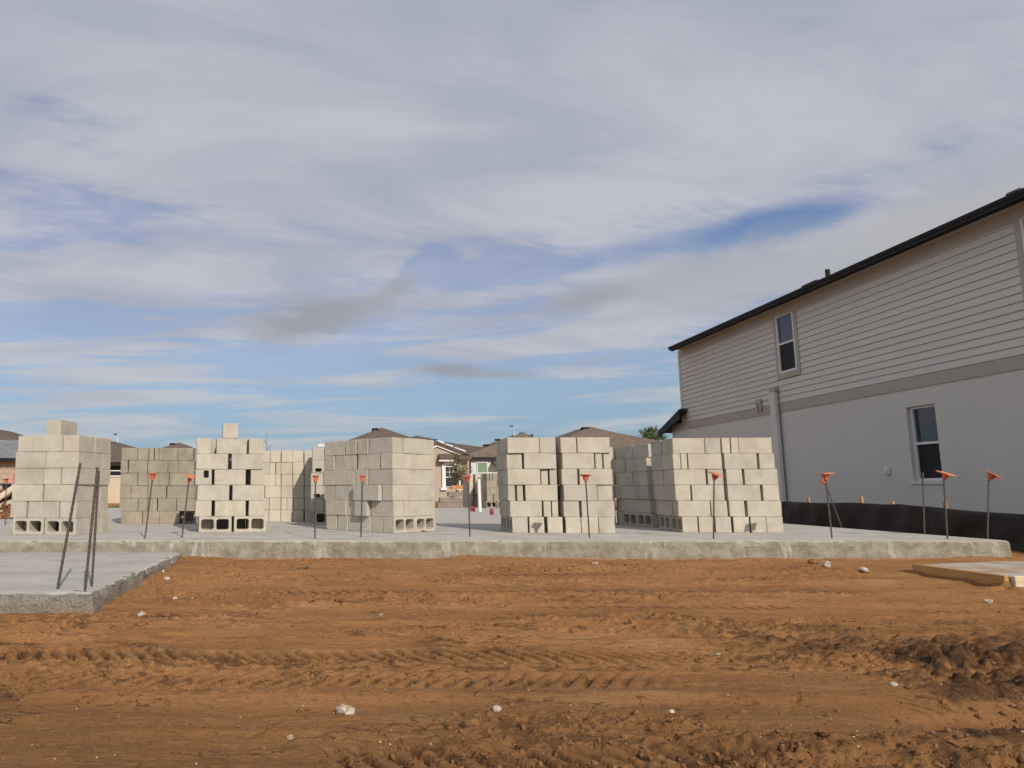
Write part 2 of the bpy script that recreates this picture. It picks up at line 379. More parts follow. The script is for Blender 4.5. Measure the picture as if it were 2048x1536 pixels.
    # dirt heaped round the form board
    for (a_, b_, hh) in BOARD_SEGS:
        ax, ay = a_; bx, by = b_; t_ = np.clip(((x-ax)*(bx-ax)+(y-ay)*(by-ay))/((bx-ax)**2+(by-ay)**2), 0, 1)
        dd = np.hypot(x-ax-t_*(bx-ax), y-ay-t_*(by-ay)); inside = (x-ax)*(by-ay)-(y-ay)*(bx-ax)
        z = z+hh*np.exp(-(dd/.16)**2)*(.2+1.4*fbm(x*4, y*4, 141, 3))*(inside > -.02)
    return z, np.clip(moist_shade*1.25, 0, 1)*near
def gz(x, y):
    a, _ = ground_h(np.array([[float(x)]]), np.array([[float(y)]])); return float(a[0, 0])
def axis(a, b, n): return np.linspace(a, b, n)
xs = np.concatenate([[-900, -400, -200, -100, -60, -35, -20, -12, -8, -6], axis(-4.6, -1.6, 130)[:-1], axis(-1.6, 3.3, 620)[:-1], axis(3.3, 8.4, 300), [9, 10, 12, 16, 24, 40, 70, 120, 220, 420, 900]])
ys = [-60, -20, -6, -2, 0, 1.0, 1.6]; yv = 2.0
while yv < 8.6: ys.append(yv); yv += .0023*yv
ys += [8.8, 9.2, 10, 12, 15, 18, 21, 23, 25, 28, 32, 36, 40, 46, 54, 64, 80, 110, 160, 260, 500, 1000, 1800]
ys = np.array(ys)
Xg, Yg = np.meshgrid(xs, ys)
Zg, Mg = ground_h(Xg, Yg)
def grid_mesh(name, X, Y, Z):
    ny, nx = X.shape
    me = bpy.data.meshes.new(name); me.vertices.add(nx*ny)
    me.vertices.foreach_set('co', np.stack([X, Y, Z], -1).astype(np.float32).ravel())
    i = np.arange((ny-1)*(nx-1)); r = i//(nx-1); c = i % (nx-1); a = r*nx+c
    q = np.stack([a, a+1, a+nx+1, a+nx], -1).astype(np.int32).ravel()
    me.loops.add(len(q)); me.loops.foreach_set('vertex_index', q)
    me.polygons.add(len(i)); me.polygons.foreach_set('loop_start', np.arange(0, len(q), 4, dtype=np.int32))
    me.polygons.foreach_set('use_smooth', np.ones(len(i), dtype=bool))
    me.update(calc_edges=True); return me
me = grid_mesh('ground', Xg, Yg, Zg)
atr = me.attributes.new('moist_shade', 'FLOAT', 'POINT'); atr.data.foreach_set('value', Mg.astype(np.float32).ravel())
tag(link('ground', me, M['soil']), 'orange brown churned soil with tyre tracks in front of the slab', 'ground', kind='structure')

# ------------------------------------------------------------------ slabs: profile swept along an outline
def slab(name, path, closed_back, ztop, depth, seed, rough, mat):
    # path: list of (x, y) with outside on the right-hand side when walking
    pts = []; step = .02
    for (p, q) in zip(path[:-1], path[1:]):
        p = Vector(p); q = Vector(q); L = (q-p).length; st = step if min(p.y, q.y) < 9.5 else .25
        n = max(1, int(L/st))
        pts += [p.lerp(q, i/n) for i in range(n)]
    pts.append(Vector(path[-1]))
    n = len(pts); P = np.array([[p.x, p.y] for p in pts])
    d = np.gradient(P, axis=0); d /= np.linalg.norm(d, axis=1)[:, None]
    k = 9
    ker = np.ones(k)/k
    for j in (0, 1): d[:, j] = np.convolve(np.pad(d[:, j], k//2, mode='edge'), ker, 'valid')
    d /= np.linalg.norm(d, axis=1)[:, None]
    nrm = np.stack([d[:, 1], -d[:, 0]], -1)
    s = np.cumsum(np.r_[0, np.linalg.norm(np.diff(P, axis=0), axis=1)])
    prof = [(-.16, 0), (-.05, 0), (-.02, -.002), (-.006, -.008), (0, -.022), (.003, -.05), (.004, -.08), (.006, -.11), (.010, -.14), (.014, -.17), (.02, -depth)]
    rows = []
    for j, (o, z) in enumerate(prof):
        w = 0 if j < 1 else (.4 if j < 3 else 1)
        o_ = o+w*rough*((fbm(s*9, s*0+z*40, seed, 5, .62)-.5)*.045+(fbm(s*1.2, s*0+z*6, seed+5, 3)-.5)*.03)
        chip = np.clip(fbm(s*5, s*0+3, seed+9, 4, .6)-.56, 0, 1)*.28*rough*(1 if 1 <= j <= 4 else 0)
        o_ = o_-chip*(.3 if j >= 3 else .45)*(1 if j > 1 else 0)
        zz = z-(chip*.5 if 2 <= j <= 4 else 0)+(w*rough*(fbm(s*14, s*0+j, seed+20, 3)-.5)*.006 if j > 1 else 0)
        rows.append(np.c_[P+nrm*o_[:, None], np.full(n, ztop)+zz])
    V = np.concatenate(rows); Fs = []
    m = len(prof)
    for j in range(m-1):
        for i in range(n-1):
            Fs.append((j*n+i, (j+1)*n+i, (j+1)*n+i+1, j*n+i+1))
    extra = [(x, y, ztop) for x, y in closed_back]
    b0 = len(V); V = list(map(tuple, V))+extra
    Fs.append(tuple(range(n))+tuple(b0+i for i in range(len(extra))))
    me = bpy.data.meshes.new(name); me.from_pydata(V, [], Fs)
    bm = bmesh.new(); bm.from_mesh(me); bmesh.ops.recalc_face_normals(bm, faces=bm.faces); bm.to_mesh(me); bm.free()
    me.set_sharp_from_angle(angle=R(50))
    o = link(name, me, mat, smooth=True); me.set_sharp_from_angle(angle=R(50))
    return o
rc = at(2009, 1080, 0); SLX = rc.x; SLB = 22.3
cr = .16
path = [(-9, FRONT_Y)]+[(SLX-cr, FRONT_Y)]+[(SLX-cr+cr*math.sin(a), FRONT_Y+cr-cr*math.cos(a)) for a in (R(30), R(60), R(90))]+[(SLX, SLB)]
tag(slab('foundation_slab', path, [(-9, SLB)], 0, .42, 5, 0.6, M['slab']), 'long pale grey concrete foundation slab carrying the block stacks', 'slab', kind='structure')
gx = lambda y: gcor.x+(gback.x-gcor.x)*(y-gcor.y)/(gback.y-gcor.y)
path = [(-9, gcor.y-.02), (gcor.x-.1, gcor.y), (gcor.x-.02, gcor.y+.05), (gx(FRONT_Y+.3), FRONT_Y+.3)]
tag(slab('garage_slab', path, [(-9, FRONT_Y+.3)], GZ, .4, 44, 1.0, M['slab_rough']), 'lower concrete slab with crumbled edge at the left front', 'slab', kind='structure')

# small form-boarded pad at the right
pa, pb = at(1828, 1129, -.135), at(2013, 1153, -.135)
pc = pb+Vector((2.2, .35, 0))
mb = MB(); mb.poly([pa+Vector((.04, 0, 0)), pb+Vector((.04, .02, 0)), pc+Vector((0, .02, 0)), Vector((9, 7.5, -.135)), Vector((pa.x+1.0, 7.33, -.135))], (0, 0, -.1))
mb.build('entry_pad', M['pad'])
tag(bpy.data.objects['entry_pad'], 'small concrete pad inside wooden form boards at right', 'slab', kind='structure')
def board(name, a, b, h, t, mat, label):
    d = (b-a); L = d.length; ang = math.atan2(d.y, d.x)
    mb = MB()
    n = 24
    vs = []; fs = []
    m = Matrix.Rotation(ang, 3, 'Z')
    mb.box((0, 0, 0), (L, t, h))
    o = mb.build(name, mat, bevel=.004); o.location = (a+b)/2+Vector((0, 0, -h/2+.006)); o.rotation_euler = (0, 0, ang)
    return tag(o, label, 'board')
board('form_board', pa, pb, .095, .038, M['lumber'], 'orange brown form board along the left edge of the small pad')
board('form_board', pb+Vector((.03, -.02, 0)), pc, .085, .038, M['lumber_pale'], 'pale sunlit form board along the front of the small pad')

# ------------------------------------------------------------------ concrete blocks
BL, BH = .405, .2
def cell_mesh(name, L, H, D, holes, chip=0.0, rnd=None, rad=.02):
    """box L x D x H (x, y, z), holes = list of (x0, x1, z0, z1) running through y; one hole per column"""
    rnd = rnd or random.Random(1)
    bm = bmesh.new()
    n = len(holes); bounds = [-L/2]
    for a, b in zip(holes[:-1], holes[1:]): bounds.append((a[1]+b[0])/2)
    bounds.append(L/2)
    faces = []
    for i, (x0, x1, z0, z1) in enumerate(holes):
        ox0, ox1, oz0, oz1 = bounds[i], bounds[i+1], -H/2, H/2
        def ring(x0, x1, z0, z1, r):
            out = []
            cs = [((x0, z0), (1, 1)), ((x1, z0), (-1, 1)), ((x1, z1), (-1, -1)), ((x0, z1), (1, -1))]
            for k in range(4):
                (cx, cz), (sx, sz) = cs[k]; (nx_, nz_), (tx, tz) = cs[(k+1) % 4]
                f = r*.3
                out.append((cx+sx*f, cz+sz*f))
                for t in (.16, .5, .84): out.append((cx+(nx_-cx)*t, cz+(nz_-cz)*t))
            return out
        inner = ring(x0, x1, z0, z1, rad); outer = ring(ox0, ox1, oz0, oz1, 0)
        iv = [bm.verts.new((x, -D/2, z)) for x, z in inner]; ov = [bm.verts.new((x, -D/2, z)) for x, z in outer]
        for k in range(16):
            faces.append(bm.faces.new((ov[k], ov[(k+1) % 16], iv[(k+1) % 16], iv[k])))
    bmesh.ops.remove_doubles(bm, verts=bm.verts, dist=1e-5)
    r = bmesh.ops.extrude_face_region(bm, geom=bm.faces[:])
    bmesh.ops.translate(bm, verts=[g for g in r['geom'] if isinstance(g, bmesh.types.BMVert)], vec=(0, D, 0))
    bmesh.ops.recalc_face_normals(bm, faces=bm.faces)
    es = [e for e in bm.edges if len(e.link_faces) == 2 and e.calc_face_angle(0) > .9]
    bmesh.ops.bevel(bm, geom=es, offset=.0035, segments=1, affect='EDGES')
    for v in bm.verts:
        k = (abs(v.co.x) > L/2-.006)+(abs(v.co.y) > D/2-.006)+(abs(v.co.z) > H/2-.006)
        if k >= 2: v.co *= 1-rnd.random()*.012*(2.2 if rnd.random() < .12+chip else .6)
        else: v.co += Vector((rnd.uniform(-1, 1), rnd.uniform(-1, 1), rnd.uniform(-1, 1)))*.0008
    me = bpy.data.meshes.new(name); bm.to_mesh(me); bm.free(); return me
def swap_yz(me):
    for v in me.vertices: v.co = (v.co.x, v.co.z, -v.co.y)
    return me
rb = random.Random(5)
two = [(-BL/2+.032, -.016, -.068, .068), (.016, BL/2-.032, -.068, .068)]
two_d = [(-BL/2+.03, -.018, -.066, .064), (.014, BL/2-.034, -.07, .066)]
MESH = {
    'F': [swap_yz(cell_mesh('block_upright', BL, BH, BH, two, .1, rb)) for _ in range(6)],
    'C': [cell_mesh('block_on_side', BL, BH, BH, two if i % 2 else two_d, .1, rb, .03) for i in range(3)],
    'CH': [cell_mesh('half_block_on_side', BH, BH, BH, [(-.07, .07, -.068, .068)], .1, rb, .03)],
    'H': [swap_yz(cell_mesh('half_block', BH, BH, BH, [(-.068, .068, -.07, .07)], .1, rb)) for _ in range(3)],
    'K': [cell_mesh('notched_block', BH, BH, BH, [(-.052, .052, -.085, -.03)], .1, rb)],
    'B': [cell_mesh('broken_block', BH, BH, BH, [(-.0, .062, -.01, .085)], .3, rb)],
}
def solid(L, H, D):
    mb = MB(); mb.box((0, 0, 0), (L, D, H)); me = mb.mesh('slab_block', .0035)
    for v in me.vertices:
        if rb.random() < .2: v.co *= 1-rb.random()*.01
    return me
MESH['Q'] = [solid(.1, BH, BL) for _ in range(2)]
NB = [0]
ORD = ['first', 'second', 'third', 'fourth', 'fifth', 'sixth', 'seventh', 'eighth', 'ninth', 'tenth']
CNAME = ['bottom course', 'second course up', 'third course up', 'fourth course up', 'fifth course up', 'top course']
STUFF = []
KIND = {'F': 'long', 'C': 'hollow-fronted', 'CH': 'hollow-fronted half', 'H': 'short', 'K': 'notched', 'B': 'broken', 'Q': 'narrow', 'X': 'side-lying'}
def place(kind, mat, world, label, size, jit=1.0):
    me = random.choice(MESH[kind])
    key = me.name+mat
    if key not in MCACHE:
        c = me.copy(); c.materials.append(M[mat]); MCACHE[key] = c
    o = bpy.data.objects.new('concrete_block', MCACHE[key]); COL.objects.link(o)
    j = Matrix.Translation((random.uniform(-1, 1)*.003*jit, random.uniform(-1, 1)*.006*jit, 0)) @ Matrix.Rotation(R(random.uniform(-1, 1)*.9*jit), 4, 'Z')
    o.matrix_world = world @ j @ Matrix.Diagonal((*size, 1))
    NB[0] += 1
    return tag(o, label, 'block', 'concrete blocks in the stacks')
MCACHE = {}
def stack(nm, uv, rot, zpm, z_l, courses, mat, vis=None, side=None, D=.82, lean=None, sub=None):
    """courses bottom-up: list of (z0, z1[, kind[, recess]]) in zoomed-photo pixels; zpm zoom px per metre; z_l zoom px of the base's left edge"""
    p0 = at(uv[0], uv[1], 0); base = Matrix.Translation(p0) @ Matrix.Rotation(R(rot), 4, 'Z')
    W = max((e[1]-z_l)/zpm for c in courses for e in c)
    for ci, c in enumerate(courses):
        zc = BH*(ci+.5)+.001*ci
        ln = (lean or 0)*(ci+.5)
        dl = dr = .2; npos = len(c)
        order = sorted(c, key=lambda e: e[0])
        x_first = x_last = None
        for i, e in enumerate(order):
            x0, x1 = (e[0]-z_l+ln)/zpm, (e[1]-z_l+ln)/zpm; w = x1-x0
            kind = e[2] if len(e) > 2 and e[2] else ('F' if w > .29 else 'H' if w > .135 else 'Q')
            rec = e[3] if len(e) > 3 else 0
            dep = {'X': BL, 'F': .2, 'C': .2, 'CH': .2, 'H': .405, 'K': .2, 'B': .2, 'Q': .405}[kind]
            nat = {'F': BL, 'C': BL, 'CH': BH, 'H': BH, 'K': BH, 'B': BH, 'Q': .1, 'X': BH}[kind]
            rec += random.uniform(-.008, .008)
            if kind == 'X':                     # a block on its side, cores running across
                loc = Matrix.Translation(((x0+x1)/2, rec+BL/2, zc)) @ Matrix.Rotation(math.pi/2, 4, 'Z'); size = (1, (w-.003)/BH, .997); mk = 'C'
            elif kind == 'H' and dep > .3:        # a whole block seen end-on
                loc = Matrix.Translation(((x0+x1)/2, rec+.2025, zc)) @ Matrix.Rotation(math.pi/2, 4, 'Z'); size = (1, (w-.003)/BH, .997)
                mk = 'F'
            else:
                loc = Matrix.Translation(((x0+x1)/2, rec+dep/2, zc)); size = ((w-.003)/nat, 1, .997); mk = kind
            cn = CNAME[ci] if len(courses) == 6 or ci < len(courses)-1 else 'top course'
            pos = 'only one in' if npos == 1 else ('leftmost in' if i == 0 else 'rightmost in' if i == npos-1 else ORD[i]+' from left in')
            place(mk, mat if not sub else sub.get((ci, i), mat), base @ loc, f"{KIND[kind]} block, {pos} {cn} front of {nm}", size)
            if i == 0: dl = rec+dep; x_first = x0
            dr = rec+dep; x_last = x1
        # visible side
        for sd, edge, start in (('L', x_first, dl), ('R', x_last, dr)):
            if sd == vis:
                y = start+.004; lst = []; rem = D-y
                for e in side[ci]+[.41]:
                    L, kind = e if isinstance(e, tuple) else (e, None)
                    if rem < .07: break
                    if kind is None and rem < L+.07: L = rem
                    lst.append((L, kind)); rem -= L
                ns = len(lst)
                for i, e in enumerate(lst):
                    L, kind = e if isinstance(e, tuple) else (e, None)
                    if sd == 'R':
                        pos = 'only block showing in' if ns == 1 else 'nearest corner in' if i == 0 else ('farthest in' if i == ns-1 else ORD[i]+' back in')
                    else:
                        pos = 'only block showing in' if ns == 1 else 'nearest corner in' if i == 0 else ('farthest in' if i == ns-1 else ORD[i]+' back in')
                    off = random.uniform(-.012, .006)
                    cx = edge-(.1-off) if sd == 'R' else edge+(.1-off)
                    mk = kind or ('F' if L > .29 else 'H' if L > .135 else 'Q')
                    rz = math.pi/2 if mk in ('F', 'C', 'H', 'CH') else math.pi/2
                    nat = {'F': BL, 'H': BH, 'C': BL, 'CH': BH, 'Q': .1}[mk]
                    if mk == 'Q': cx += (-.1 if sd == 'R' else .1)
                    loc = Matrix.Translation((cx, y+L/2, zc)) @ Matrix.Rotation(rz, 4, 'Z')
                    place(mk, mat, base @ loc, f"{KIND[mk]} block, {pos} {CNAME[ci]} {'right' if sd == 'R' else 'left'} side of {nm}", ((L-.004)/nat, 1, .997), .7)
                    y += L
                yend = y
            else:
                y = start+.01
                while y < D-.1:                 # unseen side of the stack
                    L = min(BL, D-y); cx = edge-.1 if sd == 'R' else edge+.1
                    STUFF.append((base @ (Matrix.Translation((cx, y+L/2, zc)) @ Matrix.Rotation(math.pi/2, 4, 'Z')), (L-.006, .2, .198))); y += L
        xa, xb = x_first+.215, x_last-.215
        if xb-xa > .12:
            nb = max(1, round((xb-xa)/BL)); wb = (xb-xa)/nb
            for i in range(nb):
                STUFF.append((base @ Matrix.Translation((xa+wb*(i+.5), D-.1, zc)), (wb-.006, .2, .198)))
    return base, W
def zp(x0, y0, s):
    return lambda zx, zy: (x0+zx*s, y0+zy*s)

# far-left stack (zoom px of the photo crop at 0,820 x .2734)
B1, W1 = stack('far-left stack', (24.6, 1069), -11, 553, 90, [
    [(95, 325, 'C'), (335, 565, 'C')], [(80, 200), (208, 440), (447, 565)], [(95, 325), (335, 570)],
    [(115, 330), (332, 460), (470, 590)], [(125, 355), (357, 600)], [(145, 265), (267, 485), (488, 605)]],
    'block', 'R', [[.2, .2, .2], [.41, .21], [.41, .2], [.41, .2], [.41, .2], [.41]], lean=-10)
place('F', 'block', B1 @ Matrix.Translation((.40, .33, 1.31)) @ Matrix.Rotation(R(90), 4, 'Z'), 'lone block lying end-on atop the far-left stack', (1, 1, 1))
# dull stack behind it
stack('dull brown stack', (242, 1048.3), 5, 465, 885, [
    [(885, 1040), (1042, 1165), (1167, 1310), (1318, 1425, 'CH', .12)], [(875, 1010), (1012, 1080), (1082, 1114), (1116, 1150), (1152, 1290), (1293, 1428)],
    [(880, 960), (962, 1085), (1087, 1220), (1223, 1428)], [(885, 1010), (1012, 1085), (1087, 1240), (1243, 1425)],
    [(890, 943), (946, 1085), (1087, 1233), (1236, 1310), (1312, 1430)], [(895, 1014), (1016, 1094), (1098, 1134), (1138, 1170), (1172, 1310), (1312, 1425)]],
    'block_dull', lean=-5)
# gappy stack with a block on top (crop at 360,820 x .1823)
B2, W2 = stack('gappy stack', (397.4, 1065), 11, 845, 205, [
    [(205, 560, 'C'), (582, 935, 'C')], [(165, 340), (375, 712), (745, 915)], [(185, 535), (568, 915)],
    [(165, 345, 'B'), (372, 715), (765, 915)], [(175, 522), (560, 905)], [(175, 340), (393, 728), (750, 915)]],
    'block', 'L', [[.2, .2, .2], [.41], [.41, .2], [.41], [.41, .2], [.41]], lean=-3)
place('F', 'block', B2 @ Matrix.Translation((.385, .25, 1.31)) @ Matrix.Rotation(R(88), 4, 'Z'), 'lone block standing end-on atop the gappy stack', (1, .98, 1))
# cream stack behind
stack('cream stack', (516.8, 1043.3), -3, 645, 860, [
    [(850, 973), (976, 1103), (1107, 1238), (1242, 1362), (1365, 1490)], [(855, 977), (981, 1108), (1112, 1173), (1177, 1240), (1244, 1362), (1366, 1490)],
    [(865, 928), (932, 1110), (1113, 1240), (1243, 1365), (1368, 1490)], [(860, 1048), (1052, 1110), (1114, 1240), (1243, 1366), (1369, 1490)],
    [(862, 987), (991, 1050), (1054, 1110), (1114, 1240), (1244, 1366), (1369, 1490)], [(860, 993), (997, 1114), (1117, 1240), (1245, 1367), (1371, 1490)]],
    'block_cream', lean=-2)
# narrow notched column beside the corner-on stack
B3c, _ = stack('notched stack', (627, 1049), 2, 690, 1462, [
    [(1475, 1605, 'CH')], [(1432, 1568), (1570, 1700)], [(1432, 1568, 'K'), (1570, 1700)], [(1436, 1574), (1576, 1700)], [(1448, 1580, 'K'), (1582, 1700)], [(1450, 1580), (1582, 1700)]],
    'block', lean=0)
mb = MB(); mb.box((0, 0, 0), (.115, .2, .055)); o = mb.build('foam_piece', M['panel'], bevel=.006); o.matrix_world = B3c @ Matrix.Translation((.115, .12, 1.236))
tag(o, 'small white slab of foam on top of the notched stack', 'foam piece')
# corner-on stack (crop at 620,820 x .1823): left face is its front
cz = at(790, 1067, 0); a3 = -47; L3 = 1.30
o3 = cz-Vector((math.cos(R(a3)), math.sin(R(a3)), 0))*L3
def c3(rows):           # photo px along the receding left face -> metres from its left end
    out = []
    for row in rows:
        rr = []
        for e in row:
            def s(z):
                u = 620+z*.1823
                # intersect the view ray's plan direction with the face line
                t = (u-PX)/F_PX/ (CT+.03)
                dx, dy = math.cos(R(a3)), math.sin(R(a3))
                return (t*o3.y-o3.x)/(dx-t*dy)
            rr.append((s(e[0]), s(e[1]))+tuple(e[2:]))
        out.append(rr)
    return out
rows3 = c3([[(185, 298, 'X'), (302, 413, 'X'), (417, 543, 'X'), (547, 660, 'X'), (664, 798, 'X'), (802, 925, 'X')], [(180, 403, 'F', -.01), (407, 503), (517, 655, 'H', -.05), (667, 920)],
            [(150, 270), (275, 500), (506, 790, 'F', -.05), (802, 920)], [(152, 385), (389, 505), (512, 638), (642, 918)],
            [(152, 268), (272, 508), (526, 778), (782, 916)], [(157, 388), (391, 514), (527, 584), (588, 645), (650, 916)]])
st_uv = None
def stack_at(nm, p, rot, courses, mat, vis, side, D):
    global at
    keep = at
    at = lambda u, v, z: Vector((p.x, p.y, 0))
    try: return stack(nm, (0, 0), rot, 1.0, 0.0, courses, mat, vis, side, D, 0)
    finally: at = keep
stack_at('corner-on stack', o3, a3, rows3, 'block', 'R', [[(.41, 'C')], [.2, .42, .2], [.41, .41], [.2, .42, .2], [.41, .41], [.41, .2]], .84)
# split stack right of centre (crop at 980,840 x .1823)
stack('split stack', (1023.7, 1066), -3, 869, 240, [
    [(240, 410, 'X'), (425, 590, 'X'), (625, 790, 'X'), (820, 985, 'X'), (990, 1175, 'X'), (1187, 1360, 'X')], [(215, 567), (590, 670, 'Q', .03), (688, 755, 'Q', .03), (806, 978), (998, 1355)],
    [(203, 283, 'Q', .025), (302, 368, 'Q', .025), (388, 740), (806, 1168), (1172, 1340, 'H', .02)], [(194, 554), (572, 648, 'Q', .03), (664, 742, 'Q', .03), (780, 954, 'H', .01), (978, 1340)],
    [(192, 362, 'H', .025), (374, 728), (793, 1143), (1158, 1234, 'Q', .025), (1248, 1324, 'Q', .02)], [(190, 545), (550, 726), (774, 950), (960, 1316)]],
    'block', 'L', [[(.41, 'C')], [.41, .2], [.41, .2], [.41, .2], [.41], [.41, .2]], lean=5.7)
# stack hidden behind it
stack('half-hidden stack', (1190, 1049), -2, 700, 0, [
    [(0, 150), (154, 230)], [(0, 150), (154, 232)], [(0, 100), (104, 232)], [(0, 150), (154, 234)], [(0, 100), (104, 244)], [(0, 140), (144, 225)]], 'block', lean=2)
# shaded stack (crop at 1210,840 x .1953)
stack('shaded stack', (1302.8, 1055), 8, 710, 475, [
    [(480, 620, 'X'), (630, 760, 'X')], [(470, 610), (620, 760)], [(445, 600), (610, 750)], [(440, 720), (722, 760)], [(436, 580), (585, 750)], [(445, 600), (604, 740)]],
    'block', 'L', [[(.41, 'C')], [.41, .2], [.41], [.2, .41], [.2, .41], [.2, .41]], D=.98, lean=7)
# rightmost stack
stack('rightmost stack', (1363, 1065), -5, 838, 785, [
    [(785, 945, 'X'), (960, 1110, 'X'), (1135, 1300, 'X'), (1317, 1480, 'X'), (1492, 1652, 'X'), (1662, 1830, 'X')], [(750, 1085), (1097, 1265), (1287, 1445), (1465, 1815)],
    [(725, 885), (892, 1230), (1262, 1602), (1627, 1792)], [(707, 1042), (1062, 1226), (1250, 1416), (1436, 1780)],
    [(692, 770), (786, 850), (855, 1206), (1236, 1572), (1596, 1756)], [(692, 1030), (1034, 1196), (1212, 1298), (1304, 1382), (1388, 1732)]],
    'block', 'L', [[(.41, 'C')], [.41, .2], [.41], [.2, .41], [.41], [.2, .4]], lean=10)
# far stacks near the back of the slab (crop at 840,830 x .1432)
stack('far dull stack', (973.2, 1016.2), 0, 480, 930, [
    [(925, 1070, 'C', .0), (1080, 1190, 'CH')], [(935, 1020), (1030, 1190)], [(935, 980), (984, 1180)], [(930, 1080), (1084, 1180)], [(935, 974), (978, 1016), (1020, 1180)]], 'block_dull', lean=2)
stack('far pipe-side stack', (939, 1014.6), 4, 480, 690, [
    [(690, 740), (780, 880, None, .2)], [(690, 742), (778, 884, None, .2)], [(690, 745), (775, 890)], [(690, 745), (775, 890)], [(690, 745), (775, 890)]], 'block_cream', lean=2)
mb = MB()
for w, d in STUFF:
    x, y, z = d[0]/2, d[1]/2, d[2]/2
    mb.add([w @ Vector(p) for p in ((-x,-y,-z),(x,-y,-z),(x,y,-z),(-x,y,-z),(-x,-y,z),(x,-y,z),(x,y,z),(-x,y,z))],
           [(0,3,2,1),(4,5,6,7),(0,1,5,4),(1,2,6,5),(2,3,7,6),(3,0,4,7)])
tag(mb.build('concrete_blocks', M['block'], bevel=.004), 'beige concrete blocks at the backs of the stacks', 'blocks', kind='stuff')
print('individual blocks', NB[0], 'rest', len(STUFF))

# precast lintels lying far behind
for (u0, v0, u1, dz, lab, y) in ((876, 1016, 941, 0, 'lowest of three long precast beams stacked far behind the slab', 26.0), (880, 1005.5, 941, 0, 'middle of three long precast beams stacked far behind the slab', 26.06), (897, 993.5, 941, 0, 'uppermost of three long precast beams stacked far behind the slab', 26.12)):
    p = aty(u0, v0, y); q = aty(u1, v0, y)
    mb = MB(); mb.bb(0, q.x-p.x+.6, 0, .3, 0, .17); mb.bb(.1, .2, .03, .27, -.035, 0); mb.bb(q.x-p.x-.1, q.x-p.x, .03, .27, -.035, 0)
    o = mb.build('precast_beam', M['lintel'], bevel=.006); o.location = p
    tag(o, lab, 'beam', 'precast beams behind the slab')
p = aty(903, 978.5, 26.2); q = aty(935, 978.5, 26.2)
mb = MB()
for k in range(3): mb.bb(0, q.x-p.x, .0, .26, .045*k, .045*k+.042)
o = mb.build('plank_bundle', M['planter'], bevel=.004); o.location = p+Vector((0, 0, -.002))
tag(o, 'short bundle of orange planks lying on the stacked beams', 'planks')

# ------------------------------------------------------------------ rebar and caps
def rebar(bu, bv, tu, tv, zb, label, r=.0085, rusty=False):
    b = at(bu, bv, zb); t = aty(tu, tv, b.y)
    t.y += .02
    d = t-b; n = int(d.length/.012); pts = [b+d*(i/n)-Vector((0, 0, .03 if i == 0 else 0)) for i in range(n+1)]
    e = empty('rebar', b, 0, label, 'rebar', 'rebar standing in the slab edges')
    mb = MB(); mb.tube([p-b for p in pts], [r*(1.13 if i % 3 == 0 else .95) for i in range(n+1)], 8)
    o = mb.build('bar', M['rebar'], e, smooth=False)
    if rusty:
        m2 = MB(); m2.tube([d*.985, d*1.004], r*1.25, 8); m2.build('rusty_tip', M['rust'], e)
    return e, t, d.normalized()
def cap(root, t, axis, tilt=(0, 0), w=.105, rz=0, pale=False):
    q = Vector((0, 0, 1)).rotation_difference(axis)
    s = MB(); s.tube([(0, 0, 0), (0, 0, .02), (0, 0, .066)], [.019, .021, .027], 12)
    for k in range(4):
        m = Matrix.Rotation(math.pi/2*k+.78, 3, 'Z')
        s.poly([m @ Vector((.016, -.002, .012)), m @ Vector((.028, -.002, .022)), m @ Vector((.038, -.002, .066)), m @ Vector((.02, -.002, .066))], m @ Vector((0, .004, 0)))
    e = s.build('safety_cap', M['orange'], root)
    e.location = t-axis*.055-root.location; e.rotation_mode = 'QUATERNION'
    e.rotation_quaternion = Euler((R(tilt[0]), R(tilt[1]), 0)).to_quaternion() @ q @ Euler((0, 0, R(rz))).to_quaternion()
    p = MB(); p.box((0, 0, .071), (w, w, .010)); p.box((0, 0, .078), (w*.62, w*.62, .005))
    p.build('plate', M['orange_pale'] if pale else M['orange'], e, bevel=.003)
RB = [
 (10, 1050, 12, 960, 0, 'capped rebar at the far left edge beside the black bin', (0, -8), .085, 0),
 (290, 1077, 305, 950, 0, 'capped rebar standing before the dull brown stack', (5, 0), .075, 0),
 (364, 1075, 378, 954, 0, 'capped rebar leaning right, left of the gappy stack', (22, 14), .10, 15),
 (630, 1077, 631, 955, 0, 'capped rebar standing before the notched stack', (-6, 0), .072, 0),
 (722, 1074, 725, 955, 0, 'capped rebar before the left face of the corner-on stack', (-5, 2), .072, 0),
 (940, 1074, 936, 955, 0, 'capped rebar alone in the gap before the far houses', (8, -6), .085, 0),
 (1179, 1076, 1172, 953, 0, 'capped rebar before right half of the split stack', (-5, 4), .11, 0),
 (1427, 1078, 1430, 950, 0, 'capped rebar before the rightmost stack', (18, 6), .125, 20),
 (1664, 1076, 1653, 950, 0, 'upright capped rebar of the crossing pair before the silt fence', (3, -4), .14, 10),
 (1683, 1054, 1650, 960, 0, 'leaning rebar behind the upright one, crossing it at the top', (0, -35), .06, 0),
 (1895, 1078, 1890, 949, 0, 'capped rebar next to the bare bar at right', (20, 8), .14, 18),
 (1975, 1076, 1981, 950, 0, 'rightmost capped rebar near the slab corner', (18, 20), .135, 12),
]
for (bu, bv, tu, tv, zb, lr, tilt, w, rz) in RB:
    e, t, a = rebar(bu, bv, tu, tv, zb, lr)
    cap(e, t, a, tilt, w, rz, w > .09)
rebar(115, 1178, 159, 926, GZ, 'bare rebar leaning right, leftmost of three on the lower slab', .0098)
rebar(170, 1183, 193, 935, GZ, 'bare rebar with rusty tip, middle of three on the lower slab', .0092, True)
rebar(183.5, 1173, 196, 942, GZ, 'bare rebar, rightmost of three on the lower slab', .0088)
